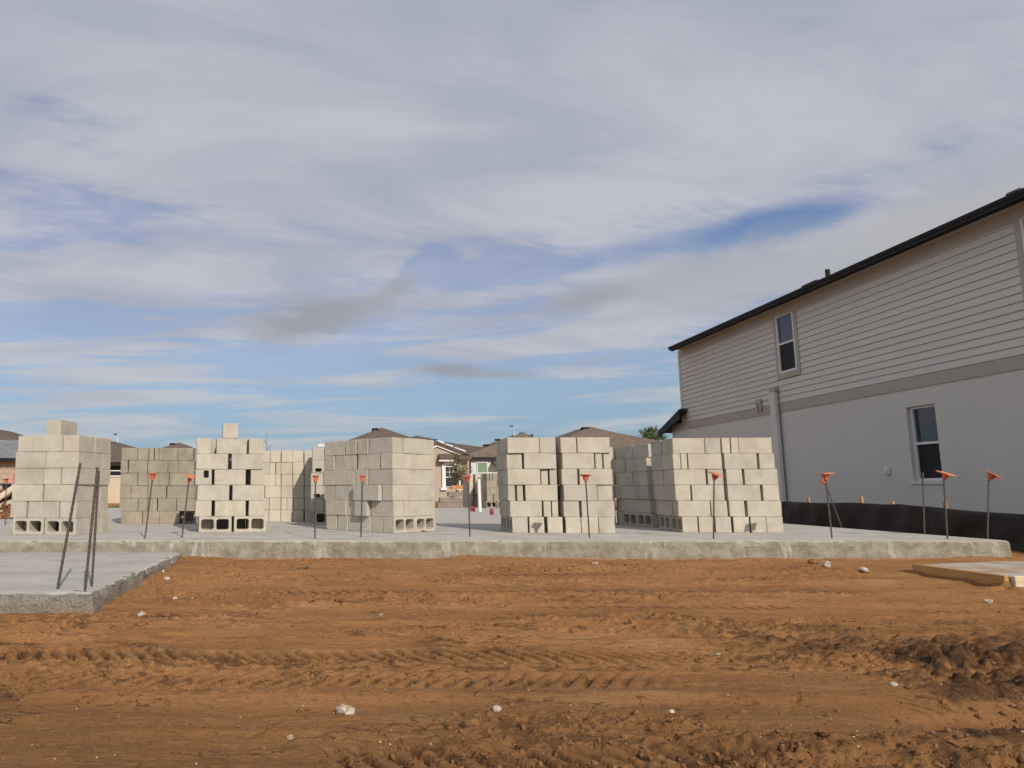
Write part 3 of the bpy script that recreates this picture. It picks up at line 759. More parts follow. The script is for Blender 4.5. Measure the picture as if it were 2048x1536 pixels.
rebar(1849, 1067, 1848, 946, 0, 'bare uncapped rebar in front of the ground floor window', .0085, True)

# ------------------------------------------------------------------ pipes on the slab
def pipe(bu, bv, tu, tv, r, label, mat='pipe', bend=0):
    b = at(bu, bv, 0); t = aty(tu, tv, b.y); e = (t-b)
    pts = [b+e*s+Vector((bend*math.sin(s*math.pi), 0, 0)) for s in [i/8 for i in range(9)]]
    mb = MB(); mb.tube([p-b for p in pts], r, 14); o = mb.build('pvc_pipe', M[mat], bevel=0); o.location = b
    return tag(o, label, 'pipe', 'pipes rising from the slab')
def stub(bu, bv, tv, r, label):
    b = at(bu, bv, 0); t = aty(bu, tv, b.y)
    mb = MB(); h = t.z
    for dx in (-r*1.1, r*1.1): mb.tube([(dx, 0, 0), (dx*.9, 0, h*.6), (dx*.7, 0, h)], [r, r*1.05, r*.8], 10)
    mb.tube([(0, 0, h*.45), (0, 0, h*.7)], r*2.3, 12)
    o = mb.build('pipe_stub', M['red']); o.location = b; return tag(o, label, 'pipe stub', 'pipes rising from the slab')
pipe(960, 1023.5, 957.5, 958, .042, 'thick cream pipe standing upright, leaning slightly left')
pipe(944, 1011, 943, 977, .026, 'short curved white pipe left of the thick cream pipe', 'white', .03)
pipe(984, 1016, 988, 962, .012, 'thin grey white pipe right of the thick cream pipe', 'white', .0)
stub(945.5, 1023, 1012, .028, 'red capped stub at the foot of the curved white pipe')
stub(983.5, 1030, 1017, .020, 'dark red stub below the thin pipe')
b = at(1004, 1031, 0)
mb = MB(); mb.bb(-.03, .02, 0, .05, 0, .15); mb.bb(.02, .10, 0, .05, 0, .03)
o = mb.build('pipe_elbow', M['white'], bevel=.008); o.location = b; tag(o, 'small white L shaped elbow beside the split stack', 'pipe', 'pipes rising from the slab')

# ------------------------------------------------------------------ silt fence
FX = 8.15
pts = []
tops = [(1480, 1000), (1563, 1003), (1640, 1006), (1703, 1005), (1768, 1009), (1790, 1008), (1870, 1015), (1950, 1023), (2047, 1029), (2200, 1040), (2600, 1070)]
tp = [atx(u, v, FX) for u, v in tops]
fe = empty('silt_fence', (FX, 9, -.25), 0, 'low black silt fence on wooden stakes between slab and house', 'silt fence')
ysamp = np.linspace(tp[-1].y, tp[0].y+3, 240)
ty = np.array([p.y for p in tp][::-1]); tz = np.array([p.z for p in tp][::-1])
zt = np.interp(ysamp, ty, tz)
nz_ = 10; V = []; Fc = []
for i, (yy, z1) in enumerate(zip(ysamp, zt)):
    for j in range(nz_):
        f = j/(nz_-1); z0 = -.32
        fold = .02*math.sin(yy*9+f*4)*(1-f*.5)+.06*float(vnoise(np.array([yy*4.1+f*2.2]), np.array([f*2.6+yy*.8]), 7)[0])+.03*float(vnoise(np.array([yy*11+f*5]), np.array([f*5]), 9)[0])
        V.append((FX+fold-FX, yy-9, z0+(z1-z0)*f+.25))
for i in range(len(ysamp)-1):
    for j in range(nz_-1):
        a = i*nz_+j; Fc.append((a, a+nz_, a+nz_+1, a+1))
me = bpy.data.meshes.new('fabric'); me.from_pydata(V, [], Fc)
o = link('fabric', me, M['silt'], fe, True)
sm = o.modifiers.new('thick', 'SOLIDIFY'); sm.thickness = .004
for (u, v, h) in ((1604, 995, .1), (1708, 993, .1), (1768, 1003, .03), (1872, 1003, .12), (2048, 1012, .14)):
    p = atx(u, v, FX-.03); w = .045
    mb = MB(); mb.box((p.x-FX+.115, p.y-9, (p.z-.5)/2+.25), (.03, w, p.z+.5), Matrix.Rotation(R(random.uniform(-3, 3)), 3, 'X')); mb.build('stake', M['stake'], fe, bevel=.003)

# ------------------------------------------------------------------ big house on the right
HX = 12.2
HT = 43.0/1500; HY0 = 26.0                                   # the house stands turned a little against the slab
def atx_h(u, v, x):
    d = ray(u, v); k = (x-HT*HY0)/(d.x-HT*d.y)
    return Vector((x, HY0+(d.y*k-HY0)*math.sqrt(1+HT*HT), CAMZ+d.z*k))
hp = lambda u, v: atx_h(u, v, HX)
corner = hp(1361, 760); YC = corner.y                       # far corner of the upper floor
ylow = hp(1345, 868).y
Zb0 = (hp(2048, 738).z+hp(1362, 860).z)/2; Zb1 = (hp(2048, 716).z+hp(1362, 850).z)/2+.0
Ze = (atx_h(1357, 703, HX-.455).z+atx_h(2048, 410, HX-.455).z)/2+.13
print('EAVE', atx_h(1357, 699, HX-.47).z, atx_h(2048, 410, HX-.47).z, atx_h(1700,559,HX-.47).z)
print('house corner y', YC, 'belt', Zb0, Zb1, 'eave', Ze, hp(1357, 700).z, hp(2048, 411).z, hp(2048, 738).z, hp(1362, 860).z)
Zb1 = Zb0+.24
Y0 = 6.0                                                     # near end, outside the frame
house = empty('two_storey_house', (HX, HY0, -.2), -math.atan(HT), 'large two storey house, grey stucco below and beige siding above, beside the slab', 'house')
O = Vector((HX, HY0, -.2))
def hb(mb, x0, x1, y0, y1, z0, z1): mb.bb(x0-O.x, x1-O.x, y0-O.y, y1-O.y, z0-O.z, z1-O.z)
def hadd(mb, vs, fs): mb.add([Vector(v)-O for v in vs], fs)
w1 = (hp(1812, 820), hp(1886, 962)); wy0, wy1 = w1[1].y, w1[0].y      # ground-floor window
wz1 = hp(1812, 815).z; wz0 = hp(1886, 961).z
m_ = MB(); x1 = HX+9
hb(m_, HX, HX+.25, wy1, ylow, -.4, Zb0); hb(m_, HX, HX+.25, Y0, wy0, -.4, Zb0)
hb(m_, HX, HX+.25, wy0, wy1, -.4, wz0); hb(m_, HX, HX+.25, wy0, wy1, wz1, Zb0)
hb(m_, HX+.25, x1, ylow-.25, ylow, -.4, Zb0); hb(m_, HX+.25, x1, Y0, Y0+.25, -.4, Zb0)
m_.build('stucco_wall', M['stucco'], house)
m_ = MB(); hb(m_, HX-.022, HX, Y0, ylow, Zb0, Zb1); m_.build('belt_trim', M['trim'], house, bevel=.004)
# upper windows
u1a, u1b = hp(1553, 636), hp(1597, 737); uy0, uy1 = u1b.y, u1a.y; uz1 = hp(1556, 633).z; uz0 = hp(1598, 738).z
v1a = hp(2044, 440); vy1 = v1a.y; vy0 = vy1-(uy1-uy0)
tr = .13
# lap siding: every course is a tilted board with a shadow groove under it
m_ = MB(); hc = .150; z = Zb1; ztop = Ze+.05
open_ = [(uy0-tr, uy1+tr, uz0-.16, uz1+.3), (vy0-tr, vy1+tr, uz0-.16, uz1+.3)]
while z < ztop:
    z2 = min(z+hc, ztop); segs = [(Y0, YC-.09)]
    for (a, b, c, d) in open_:
        if z2 > c and z < d:
            segs = [s for (p, q) in segs for s in ((p, min(q, a)), (max(p, b), q)) if s[1]-s[0] > .01]
    for (p, q) in segs:
        hadd(m_, [(HX-.026, p, z+.008), (HX-.026, q, z+.008), (HX-.006, q, z2), (HX-.006, p, z2), (HX+.0, p, z+.008), (HX+.0, q, z+.008)],
             [(0, 1, 2, 3), (0, 4, 5, 1)])
    z = z2
m_.build('lap_siding', M['siding'], house)
m_ = MB(); hb(m_, HX+.004, HX+.2, Y0, uy0, Zb0, Ze+.3); hb(m_, HX+.004, HX+.2, uy1, YC, Zb0, Ze+.3); hb(m_, HX+.004, HX+.2, uy0, uy1, Zb0, uz0); hb(m_, HX+.004, HX+.2, uy0, uy1, uz1, Ze+.3)
hb(m_, HX+.2, x1, YC-.2, YC, Zb0, Ze+.3)
m_.build('sheathing_wall', M['trim'], house)
m_ = MB(); hb(m_, HX-.042, HX+.004, YC-.09, YC+.01, Zb1, Ze+.05); m_.build('corner_trim', M['corner'], house, bevel=.003)
m_ = MB(); hb(m_, HX-.046, HX-.008, Y0, YC-.09, Ze-.16, Ze+.05); m_.build('frieze_board', M['trim'], house, bevel=.003)
def window(y0, y1, z0, z1, surround, deep, label=None):
    if surround:
        s = MB()
        hb(s, HX-.04, HX+.004, y1, y1+tr, z0-.15, z1+.0); hb(s, HX-.04, HX+.004, y0-tr, y0, z0-.15, z1+.0); hb(s, HX-.04, HX+.004, y0-tr, y1+tr, z1, min(z1+.3, Ze-.165)); hb(s, HX-.04, HX+.004, y0, y1, z0-.15, z0)
        s.build('window_surround', M['trim'], house, bevel=.003)
    x = HX+deep; fw = .05; zm = (z0+z1)/2+.0
    f = MB()
    for (a, b, c, d) in ((y0, y0+fw, z0, z1), (y1-fw, y1, z0, z1)): hb(f, x-.03, x+.05, a, b, c, d)
    for (c, d) in ((z0, z0+fw), (z1-fw, z1), (zm-fw/2, zm+fw/2)): hb(f, x-.027, x+.05, y0+fw, y1-fw, c, d)
    win = f.build('window', M['white'], house, bevel=.004)
    g = MB(); hb(g, x+.012, x+.018, y0+fw, y1-fw, zm+fw/2, z1-fw); g.build('pane', M['glass'], win)
    g = MB(); hb(g, x+.012, x+.018, y0+fw, y1-fw, z0+fw, zm-fw/2); g.build('insect_screen', M['screen'], win)
    if not surround:
        s = MB(); hb(s, HX-.03, HX+.08, y0-.03, y1+.05, z0-.07, z0); s.build('window_sill', M['corner'], win, bevel=.004)
        s = MB(); hb(s, HX+.1, HX+.24, y0-.0, y1, z1-.001, z1+.03); s.build('window_head', M['trim'], win)
window(uy0, uy1, uz0, uz1, True, -.012); window(vy0, vy1, uz0, uz1, True, -.012)
window(wy0, wy1, wz0, wz1, False, .11)
# room behind windows stays dark
m_ = MB(); hb(m_, HX+.24, HX+.3, uy0-.5, uy1+.5, uz0-.3, uz1+.3); hb(m_, HX+.6, HX+.66, wy0-1, wy1+1, wz0-.8, wz1+.3); m_.build('inner_wall', M['darkmetal'], house)
# roof: eave overhang towards the slab, slope away, fascia and gutter
ov = .38; pitch = .40; xe = HX-ov; yE = atx_h(1339, 698, HX-ov-.06).y; ridge_x = HX+5
m_ = MB()
za = Ze+.17
hadd(m_, [(xe-.02, Y0, za), (xe-.02, yE, za), (ridge_x, yE, za+pitch*(ridge_x-xe)), (ridge_x, Y0, za+pitch*(ridge_x-xe)), (xe-.02, Y0, za-.03), (xe-.02, yE, za-.03), (ridge_x, yE, za-.1+pitch*(ridge_x-xe)), (ridge_x, Y0, za-.1+pitch*(ridge_x-xe))],
     [(0, 1, 2, 3), (7, 6, 5, 4), (0, 4, 5, 1), (1, 5, 6, 2), (2, 6, 7, 3), (3, 7, 4, 0)])
hadd(m_, [(ridge_x, Y0, za+pitch*(ridge_x-xe)), (ridge_x, yE, za+pitch*(ridge_x-xe)), (x1+.5, yE, za), (x1+.5, Y0, za)], [(0, 1, 2, 3)])
roof = m_.build('roof', M['shingle'], house)
m_ = MB(); hb(m_, xe-.0, xe+.03, Y0, yE, Ze-.01, za-.032); m_.build('fascia', M['fascia'], house)
m_ = MB(); hb(m_, xe+.03, HX+.05, Y0, yE-.02, Ze+.05, Ze+.066); m_.build('soffit', M['trim'], house)
m_ = MB()     # gutter profile swept along the eave
prof = [(xe-.002, za-.04), (xe-.09, za-.02), (xe-.115, za-.035), (xe-.10, za-.085), (xe-.075, za-.115), (xe-.07, za-.15), (xe-.002, za-.15)]
m_.poly([Vector((x, Y0, z))-O for x, z in prof], (0, yE-Y0, 0)); m_.build('gutter', M['fascia'], house)
m_ = MB(); v0 = hp(1655, 548); xx = xe+.75; yy = atx_h(1655, 548, xx).y; zz = za+pitch*(xx-xe)
top = atx_h(1655, 539, xx).z
m_.tube([Vector((xx, yy, zz-.1))-O, Vector((xx, yy, top))-O], .055, 12); m_.build('vent_pipe', M['fascia'], roof)
for (u0, u1_, v) in ((1610, 1642, 556), (2020, 2052, 366)):
    xx = xe+.9; a = atx_h(u0, v, xx); b = atx_h(u1_, v, xx); zz = za+pitch*(xx-xe)
    m_ = MB(); hb(m_, xx-.15, xx+.15, b.y, a.y, zz-.1, zz+.045); m_.build('roof_vent', M['shingle'], roof, bevel=.03)
# downspout
dy = hp(1563, 900).y; dw = .26
m_ = MB(); dz1 = hp(1556, 784).z
hb(m_, HX-.15, HX-.045, dy-dw/2, dy+dw/2, -.3, dz1); m_.build('conduit_cover', M['corner'], house, bevel=.015)
m_ = MB(); hb(m_, HX-.15, HX-.036, dy-dw/2-.04, dy+dw/2-.02, dz1, dz1+.12); m_.build('conduit_cap', M['trim'], house, bevel=.01)
a, b = hp(1515, 800), hp(1527, 818)
m_ = MB()
hb(m_, HX-.075, HX-.03, b.y, a.y, a.z-.1, a.z); hb(m_, HX-.075, HX-.03, a.y-.1, a.y, b.z-.05, a.z-.1); hb(m_, HX-.075, HX-.03, b.y, b.y+.1, b.z-.05, a.z-.1)
m_.build('wall_vent', M['trim'], house, bevel=.004)
a = hp(1778, 942)
m_ = MB(); hb(m_, HX-.07, HX, a.y-.05, a.y+.05, a.z-.08, a.z+.07); hb(m_, HX-.09, HX-.07, a.y-.04, a.y+.04, a.z-.06, a.z+.03); m_.build('outlet_box', M['white'], house, bevel=.015)
# lean-to roof at the back corner
a, b = hp(1376, 818), hp(1333, 862); t = .22
m_ = MB()
m_.poly([Vector((HX-.3, a.y, a.z))-O, Vector((HX-.3, b.y, b.z))-O, Vector((HX-.3, b.y, b.z-t))-O, Vector((HX-.3, a.y, a.z-t-.1))-O], (.05, 0, 0))
m_.build('rake_board', M['fascia'], house)
m_ = MB(); m_.poly([Vector((HX-.24, a.y, a.z+.02))-O, Vector((HX-.24, b.y, b.z+.02))-O, Vector((HX-.24, b.y, b.z-.08))-O, Vector((HX-.24, a.y, a.z-.08))-O], (9.2, 0, 0))
m_.build('lean_to_roof', M['shingle'], house)

# ------------------------------------------------------------------ far houses
def hip_roof(mb, x0, x1, y0, y1, ze, zr, rx=None, ov=.45, t=.18):
    """hip roof with the ridge along y"""
    x0 -= ov; x1 += ov; y0 -= ov; y1 += ov
    xc = rx if rx is not None else (x0+x1)/2; hw = min(xc-x0, x1-xc)
    ya = y0+hw; yb = max(y1-hw, ya+.2)
    mb.add([(x0, y0, ze), (x1, y0, ze), (x1, y1, ze), (x0, y1, ze), (xc, ya, zr), (xc, yb, zr)],
           [(0, 1, 4), (1, 2, 5, 4), (2, 3, 5), (3, 0, 4, 5), (3, 2, 1, 0)])
    return x0, x1, y0, y1
def small_window(parent, x, y, z, w, h, glassm='glass', grid=False, fr=.07):
    f = MB()
    f.bb(x-w/2-fr, x-w/2, y-.06, y, z-fr, z+h+fr); f.bb(x+w/2, x+w/2+fr, y-.06, y, z-fr, z+h+fr)
    f.bb(x-w/2, x+w/2, y-.06, y, z-fr, z); f.bb(x-w/2, x+w/2, y-.06, y, z+h, z+h+fr); f.bb(x-w/2, x+w/2, y-.055, y, z+h*.48-.03, z+h*.48+.03)
    if grid:
        for k in (1, 2): f.bb(x-w/2+w*k/3-.012, x-w/2+w*k/3+.012, y-.05, y, z+h*.48+.03, z+h)
        f.bb(x-w/2, x+w/2, y-.048, y, z+h*.74-.012, z+h*.74+.012)
    win = f.build('window', M['white'], parent)
    g = MB(); g.bb(x-w/2, x+w/2, y-.03, y-.01, z, z+h); g.build('pane', M[glassm], win)
    return win
def far_house(name, label, u, v_peak, y, half, depth, ze, mat_wall, mat_roof, bumps=(), wins=(), ridge_off=0):
    pk = aty(u, v_peak, y+half); xc = pk.x; zr = pk.z
    e = empty(name, (xc, y, -.3), 0, label, 'house')
    L = lambda mb: mb
    w = MB(); w.bb(-half, half, 0, depth, -.3, ze+.3); w.build('wall', M[mat_wall], e)
    r = MB(); x0, x1, y0, y1 = hip_roof(r, -half, half, 0, depth, ze+.3, zr+.3)
    ro = r.build('roof', M[mat_roof], e)
    f = MB(); f.bb(x0-.03, x1+.03, y0-.03, y0, ze+.3-.16, ze+.31); f.bb(x0-.03, x0, y0, y1, ze+.3-.16, ze+.31); f.bb(x1, x1+.03, y0, y1, ze+.3-.16, ze+.31)
    f.build('fascia', M['fascia'], e)
    for (bu, bv, bw) in bumps:         # secondary ridges rising behind the front hip
        p = aty(bu, bv, y+half+4); m = MB(); hw = bw
        px, pz = p.x-xc, p.z+.3
        m.add([(px-hw, half+1, pz-hw*.36), (px+hw, half+1, pz-hw*.36), (px, half+4, pz), (px-hw, depth, pz-hw*.36), (px+hw, depth, pz-hw*.36), (px, depth-1, pz)],
              [(0, 1, 2), (0, 2, 5, 3), (1, 4, 5, 2), (3, 5, 4)])
        m.build('rear_gable', M[mat_roof], e)
    for (wu, wv0, wv1, ww, gm) in wins:
        a = aty(wu, wv1, y); b = aty(wu, wv0, y)
        small_window(e, a.x-xc, -.0, a.z+.3, ww, b.z-a.z, gm)
    m = MB(); m.bb(-.9, -.3, half-.7, half-.1, zr+.3-.38, zr+.3-.10) ; m.build('roof_vent', M['fascia'], ro, bevel=.05)
    return e, xc
far_house('hip_roof_house', 'house behind the corner-on stack, only its brown hip roof showing', 763, 855, 60, 7.4, 20, 2.6, 'wall_cream', 'roof_brown', ((833, 871, 1.6),))
far_house('hip_roof_house', 'house behind the split stack, its taupe hip roof rising between stacks', 1180, 853, 58, 8.0, 20, 2.6, 'wall_grey', 'roof_taupe', ((1242, 867, 2.6),))
far_house('hip_roof_house', 'house with small dark hip roof peeking over the dull brown stack', 358, 885, 76, 6.6, 18, 2.6, 'wall_cream', 'roof_brown')
e, xc = far_house('hip_roof_house', 'house seen in the slit right of the far-left stack, brown roof over dark window', 196, 876, 43, 5.6, 16, 2.05, 'wall_cream', 'roof_brown', wins=((240, 931, 951, 1.1, 'screen'),))
# taupe house with the arched window
yb = 50.0; p0 = aty(874, 888, yb)
hb_ = empty('gabled_house', (p0.x, yb, -.3), 0, 'taupe house with white gable trim and arched white window', 'house')
Q = Vector((p0.x, yb, -.3)); rel = lambda u, v, y=yb: aty(u, v, y)-Q
ap = rel(874, 889); hl = 3.0; sl = .385; ez = rel(900, 916).z; we = rel(938, 916).x
w = MB(); w.poly([(-we-2, 0, 0), (we, 0, 0), (we, 0, ez), (ap.x+(ap.z-ez)/sl, 0, ez), (ap.x, 0, ap.z), (ap.x-(ap.z-ez)/sl, 0, ez), (-we-2, 0, ez)], (0, 12, 0)); w.build('wall', M['wall_taupe'], hb_)
def rake(x_from, x_to, dz, th, y0, y1, mat, name):
    m = MB()
    for s in (-1, 1):
        m.poly([(ap.x, y0, ap.z+dz), (ap.x+s*x_to, y0, ap.z+dz-sl*x_to), (ap.x+s*x_to, y0, ap.z+dz-th-sl*x_to), (ap.x, y0, ap.z+dz-th)], (0, y1-y0, 0))
    return m.build(name, M[mat], hb_)
rake(0, 1.75, .05, .2, -.12, -.02, 'white', 'gable_trim'); rake(0, 2.1, .2, .14, -.3, 8, 'roof_brown', 'gable_roof')
m = MB(); a = rel(876, 907.5); b = rel(939, 916)
m.poly([(a.x, -.55, b.z), (b.x, -.55, b.z), (b.x, -.0, a.z), (a.x, 0, a.z)], (0, .02, -.12)); m.build('pent_roof', M['roof_brown'], hb_)
m = MB(); m.bb(a.x, b.x-.9, -.5, -.02, b.z-.24, b.z-.12); m.build('pent_trim', M['white'], hb_)
m = MB(); pk = rel(891, 875, yb+5.5); 
hip_roof(m, pk.x-7, pk.x+7, 2.5, 18, ez+.1, pk.z); mr = m.build('roof', M['roof_brown'], hb_)
for (u0, u1_, v0_, v1_) in ((876, 888, 881, 884.5), (890, 906, 887, 892), (909, 931, 894, 902)):
    m = MB(); c0 = rel(u0, v0_, yb+.9); c1 = rel(u1_, v1_, yb+.9)
    m.poly([(c0.x, .9, c0.z), (c1.x, .9, c1.z+.02), (c1.x, .75, c1.z-.17), (c0.x, .75, c0.z-.14)], (0, .03, .02)); m.build('roof_panel', M['panel'], mr)
# arched window
wx0, wx1 = rel(891, 950).x, rel(914, 950).x; wz0_, wz1_ = rel(900, 973).z, rel(900, 934).z
win = small_window(hb_, (wx0+wx1)/2, -.02, wz0_, wx1-wx0, wz1_-wz0_, 'glass', True, .05)
m = MB(); arc = []; n = 14; xc_ = (wx0+wx1)/2; hw = (wx1-wx0)/2
oz = rel(900, 924).z; out = []; inn = []
for k in range(n+1):
    t = -1+2*k/n; out.append((xc_+t*(hw+.24), oz+.12-.30*t*t)); inn.append((xc_+t*(hw+.05), wz1_+.16-.12*t*t))
for k in range(n):
    m.poly([(out[k][0], -.12, out[k][1]), (out[k+1][0], -.12, out[k+1][1]), (inn[k+1][0], -.12, inn[k+1][1]), (inn[k][0], -.12, inn[k][1])], (0, .11, 0))
for s in (-1, 1): m.bb(min(xc_+s*(hw+.05), xc_+s*(hw+.24)), max(xc_+s*(hw+.05), xc_+s*(hw+.24)), -.12, -.01, wz0_-.1, wz1_+.1)
for s in (-1, 1): m.bb(xc_+s*(hw+.15)-.2, xc_+s*(hw+.15)+.2, -.16, -.005, wz0_-.24, wz0_-.08)
m.bb(xc_-.1, xc_+.1, -.15, -.005, oz+.02, oz+.24)
m.build('window_surround', M['white'], hb_)
# pale grey house
yg = 50.5; g0 = aty(941, 917, yg); ge = empty('grey_house', (g0.x, yg, -.3), 0, 'pale grey house with brown roof and green blind in its window', 'house')
Q2 = Vector((g0.x, yg, -.3)); rl = lambda u, v, y=yg: aty(u, v, y)-Q2
gez = rl(960, 915).z; gx1 = rl(1150, 917).x
w = MB(); w.bb(0, gx1, 0, 12, 0, gez); w.build('wall', M['wall_grey'], ge)
m = MB(); hip_roof(m, -.3, gx1, .25, 12, gez, rl(1040, 868, yg+4).z, rx=rl(1040, 868, yg+4).x); gr = m.build('roof', M['roof_taupe'], ge)
m = MB(); m.bb(-.75, gx1+.5, -.25, -.21, gez-.17, gez+.02); m.build('fascia', M['fascia'], ge)
a, b = rl(955, 950), rl(973.5, 925.5); small_window(ge, (a.x+b.x)/2, -.0, a.z-.5, b.x-a.x, b.z-a.z+.5, 'glass_green', False, .05)
m = MB(); a = rl(1001, 927); m.bb(a.x-.6, a.x+.8, -.8, 0, a.z-.05, a.z+.12); m.build('awning', M['roof_taupe'], ge)
m = MB(); m.tube([(-.02, -.05, gez), (-.02, -.05, 0)], .03, 6); m.build('downpipe', M['darkmetal'], ge)
m = MB(); 
for (u, v) in ((995, 879), (972, 890)):
    c = rl(u, v-1.0, yg+2.5); m.box((c.x, 2.5, c.z-.06), (.4, .4, .12))
m.build('roof_vent', M['fascia'], gr, bevel=.05)
# far-left house: grey roof, bare block wall, brown roof behind
yl = 40.0; l0 = aty(40, 915, yl); le = empty('block_house', (l0.x, yl, -.3), 0, 'unfinished house at far left with grey roof and bare block wall', 'house')
Q3 = Vector((l0.x, yl, -.3)); rl3 = lambda u, v, y=yl: aty(u, v, y)-Q3
ez3 = rl3(20, 916).z; wl = rl3(-300, 916).x
w = MB()
nrow = 9
for i in range(nrow):
    h = ez3/nrow; x = wl+(0 if i % 2 else .2)
    while x < 0: w.bb(x, min(x+.39, 0), 0, .2, h*i, h*(i+1)-.012); x += .4
w.bb(wl, 0, .03, .2, 0, ez3); w.bb(wl, 0, .2, 10, 0, ez3-.1); w.build('wall', M['wall_block'], le)
m = MB(); q = rl3(38, 880, yl+3.2)
m.poly([(wl, -.4, ez3), (.4, -.4, ez3), (.4, 3.2, q.z), (wl, 3.2, q.z-.0)], (0, .04, -.14))
for k in range(9):
    f0 = k/9; m.bb(wl, .4, -.42+f0*3.6, -.38+f0*3.6, ez3+(q.z-ez3)*f0-.02, ez3+(q.z-ez3)*f0+.03)
m.build('roof', M['roof_grey'], le)
m = MB(); m.bb(wl, .45, -.46, -.42, ez3-.2, ez3-.02); m.build('fascia', M['fascia'], le)
pk = aty(0, 859, 62); e = empty('hip_roof_house', (pk.x, 55, -.3), 0, 'house at far left, its brown roof showing above the grey roof', 'house')
w = MB(); w.bb(-6.5, 6.5, 0, 16, 0, 3.0); w.build('wall', M['wall_cream'], e)
m = MB(); hip_roof(m, -6.5, 6.5, 0, 16, 3.0, pk.z+.3); m.build('roof', M['roof_brown'], e)

# lawn strip in the slit, left of the dull stack
p = aty(180, 1026, 23.5); q = aty(262, 1000, 34)
mb = MB(); rg = random.Random(3)
gp = [(rg.uniform(p.x-.6, q.x+1.2), rg.uniform(23.2, 36)) for i in range(5200)]
gzz, _ = ground_h(np.array([[a for a, b in gp]]), np.array([[b for a, b in gp]]))
for (x, y), z0 in zip(gp, gzz[0]):
    h = rg.uniform(.08, .2); a = rg.uniform(0, 6.28); w_ = .03
    mb.add([(x-w_*math.cos(a), y-w_*math.sin(a), z0), (x+w_*math.cos(a), y+w_*math.sin(a), z0), (x+rg.uniform(-.06, .06), y+rg.uniform(-.06, .06), z0+h)], [(0, 1, 2)])
tag(mb.build('grass', M['grass']), 'strip of green lawn beyond the slab at left', 'grass', kind='stuff')

# ------------------------------------------------------------------ odds and ends at the far left
b = at(20, 1012, -.25); b = Vector((aty(20, 1000, 17).x, 17, -.25))
p = aty(14, 967, 17); q = aty(27, 1008, 17)
e = empty('trash_bin', ((p.x+q.x)/2+.18, 17, q.z), 0, 'black wheeled bin half hidden by the far-left stack', 'bin')
h = p.z-q.z; m = MB(); W_ = .30
m.add([(-.2, -.2, 0), (.2, -.2, 0), (.2, .2, 0), (-.2, .2, 0), (-.27, -.27, h*.9), (.27, -.27, h*.9), (.27, .27, h*.9), (-.27, .27, h*.9)], [(3, 2, 1, 0), (4, 5, 6, 7), (0, 1, 5, 4), (1, 2, 6, 5), (2, 3, 7, 6), (3, 0, 4, 7)])
m.build('bin_body', M['binblack'], e, bevel=.02)
m = MB(); m.box((0, 0, h*.95), (.6, .6, .05)); m.build('lid', M['binblack'], e, bevel=.015)
p = aty(27, 945, 16); m = MB(); m.bb(-.02, .02, -.02, .02, -1.2, 0); o = m.build('marker_stake', M['pink'], bevel=.004); o.location = p; tag(o, 'pink marker stake beside the far-left stack', 'stake')
rg = random.Random(11)
for k, (u, v, L, ang, tilt, lab) in enumerate(((8, 1008, .9, 25, 20, 'pale scrap plank leaning in the lumber pile at far left'), (12, 1020, 1.2, -8, 6, 'pale scrap plank across the middle of the far left pile'), (6, 1030, 1.1, 12, -4, 'pale scrap plank at the foot of the far left pile'), (3, 992, .7, 50, 35, 'pale scrap plank sticking up from the far left pile'))):
    p = aty(u, v, 14.5); m = MB(); m.box((0, 0, 0), (L, .14, .04)); o = m.build('scrap_plank', M['lumber_pale'], bevel=.003)
    o.location = p; o.rotation_euler = (R(15), R(-tilt), R(ang)); tag(o, lab, 'plank', 'scrap lumber at far left')
m = MB(); c = aty(-20, 1046, 14.4)
for i in range(400):
    a = rg.uniform(0, 6.28); r_ = rg.random()**.6*1.6; x = c.x+r_*math.cos(a); y = 15+r_*.8*math.sin(a); z = -.2+max(0, .75*(1-r_/1.7))*rg.uniform(.7, 1); s = rg.uniform(.05, .16)
    m.box((x, y, z), (s, s, s*.7), Euler((rg.random()*3, rg.random()*3, rg.random()*3)).to_matrix())
tag(m.build('dirt_heap', M['clod']), 'low heap of orange dirt beyond the slab at far left', 'dirt', kind='stuff')

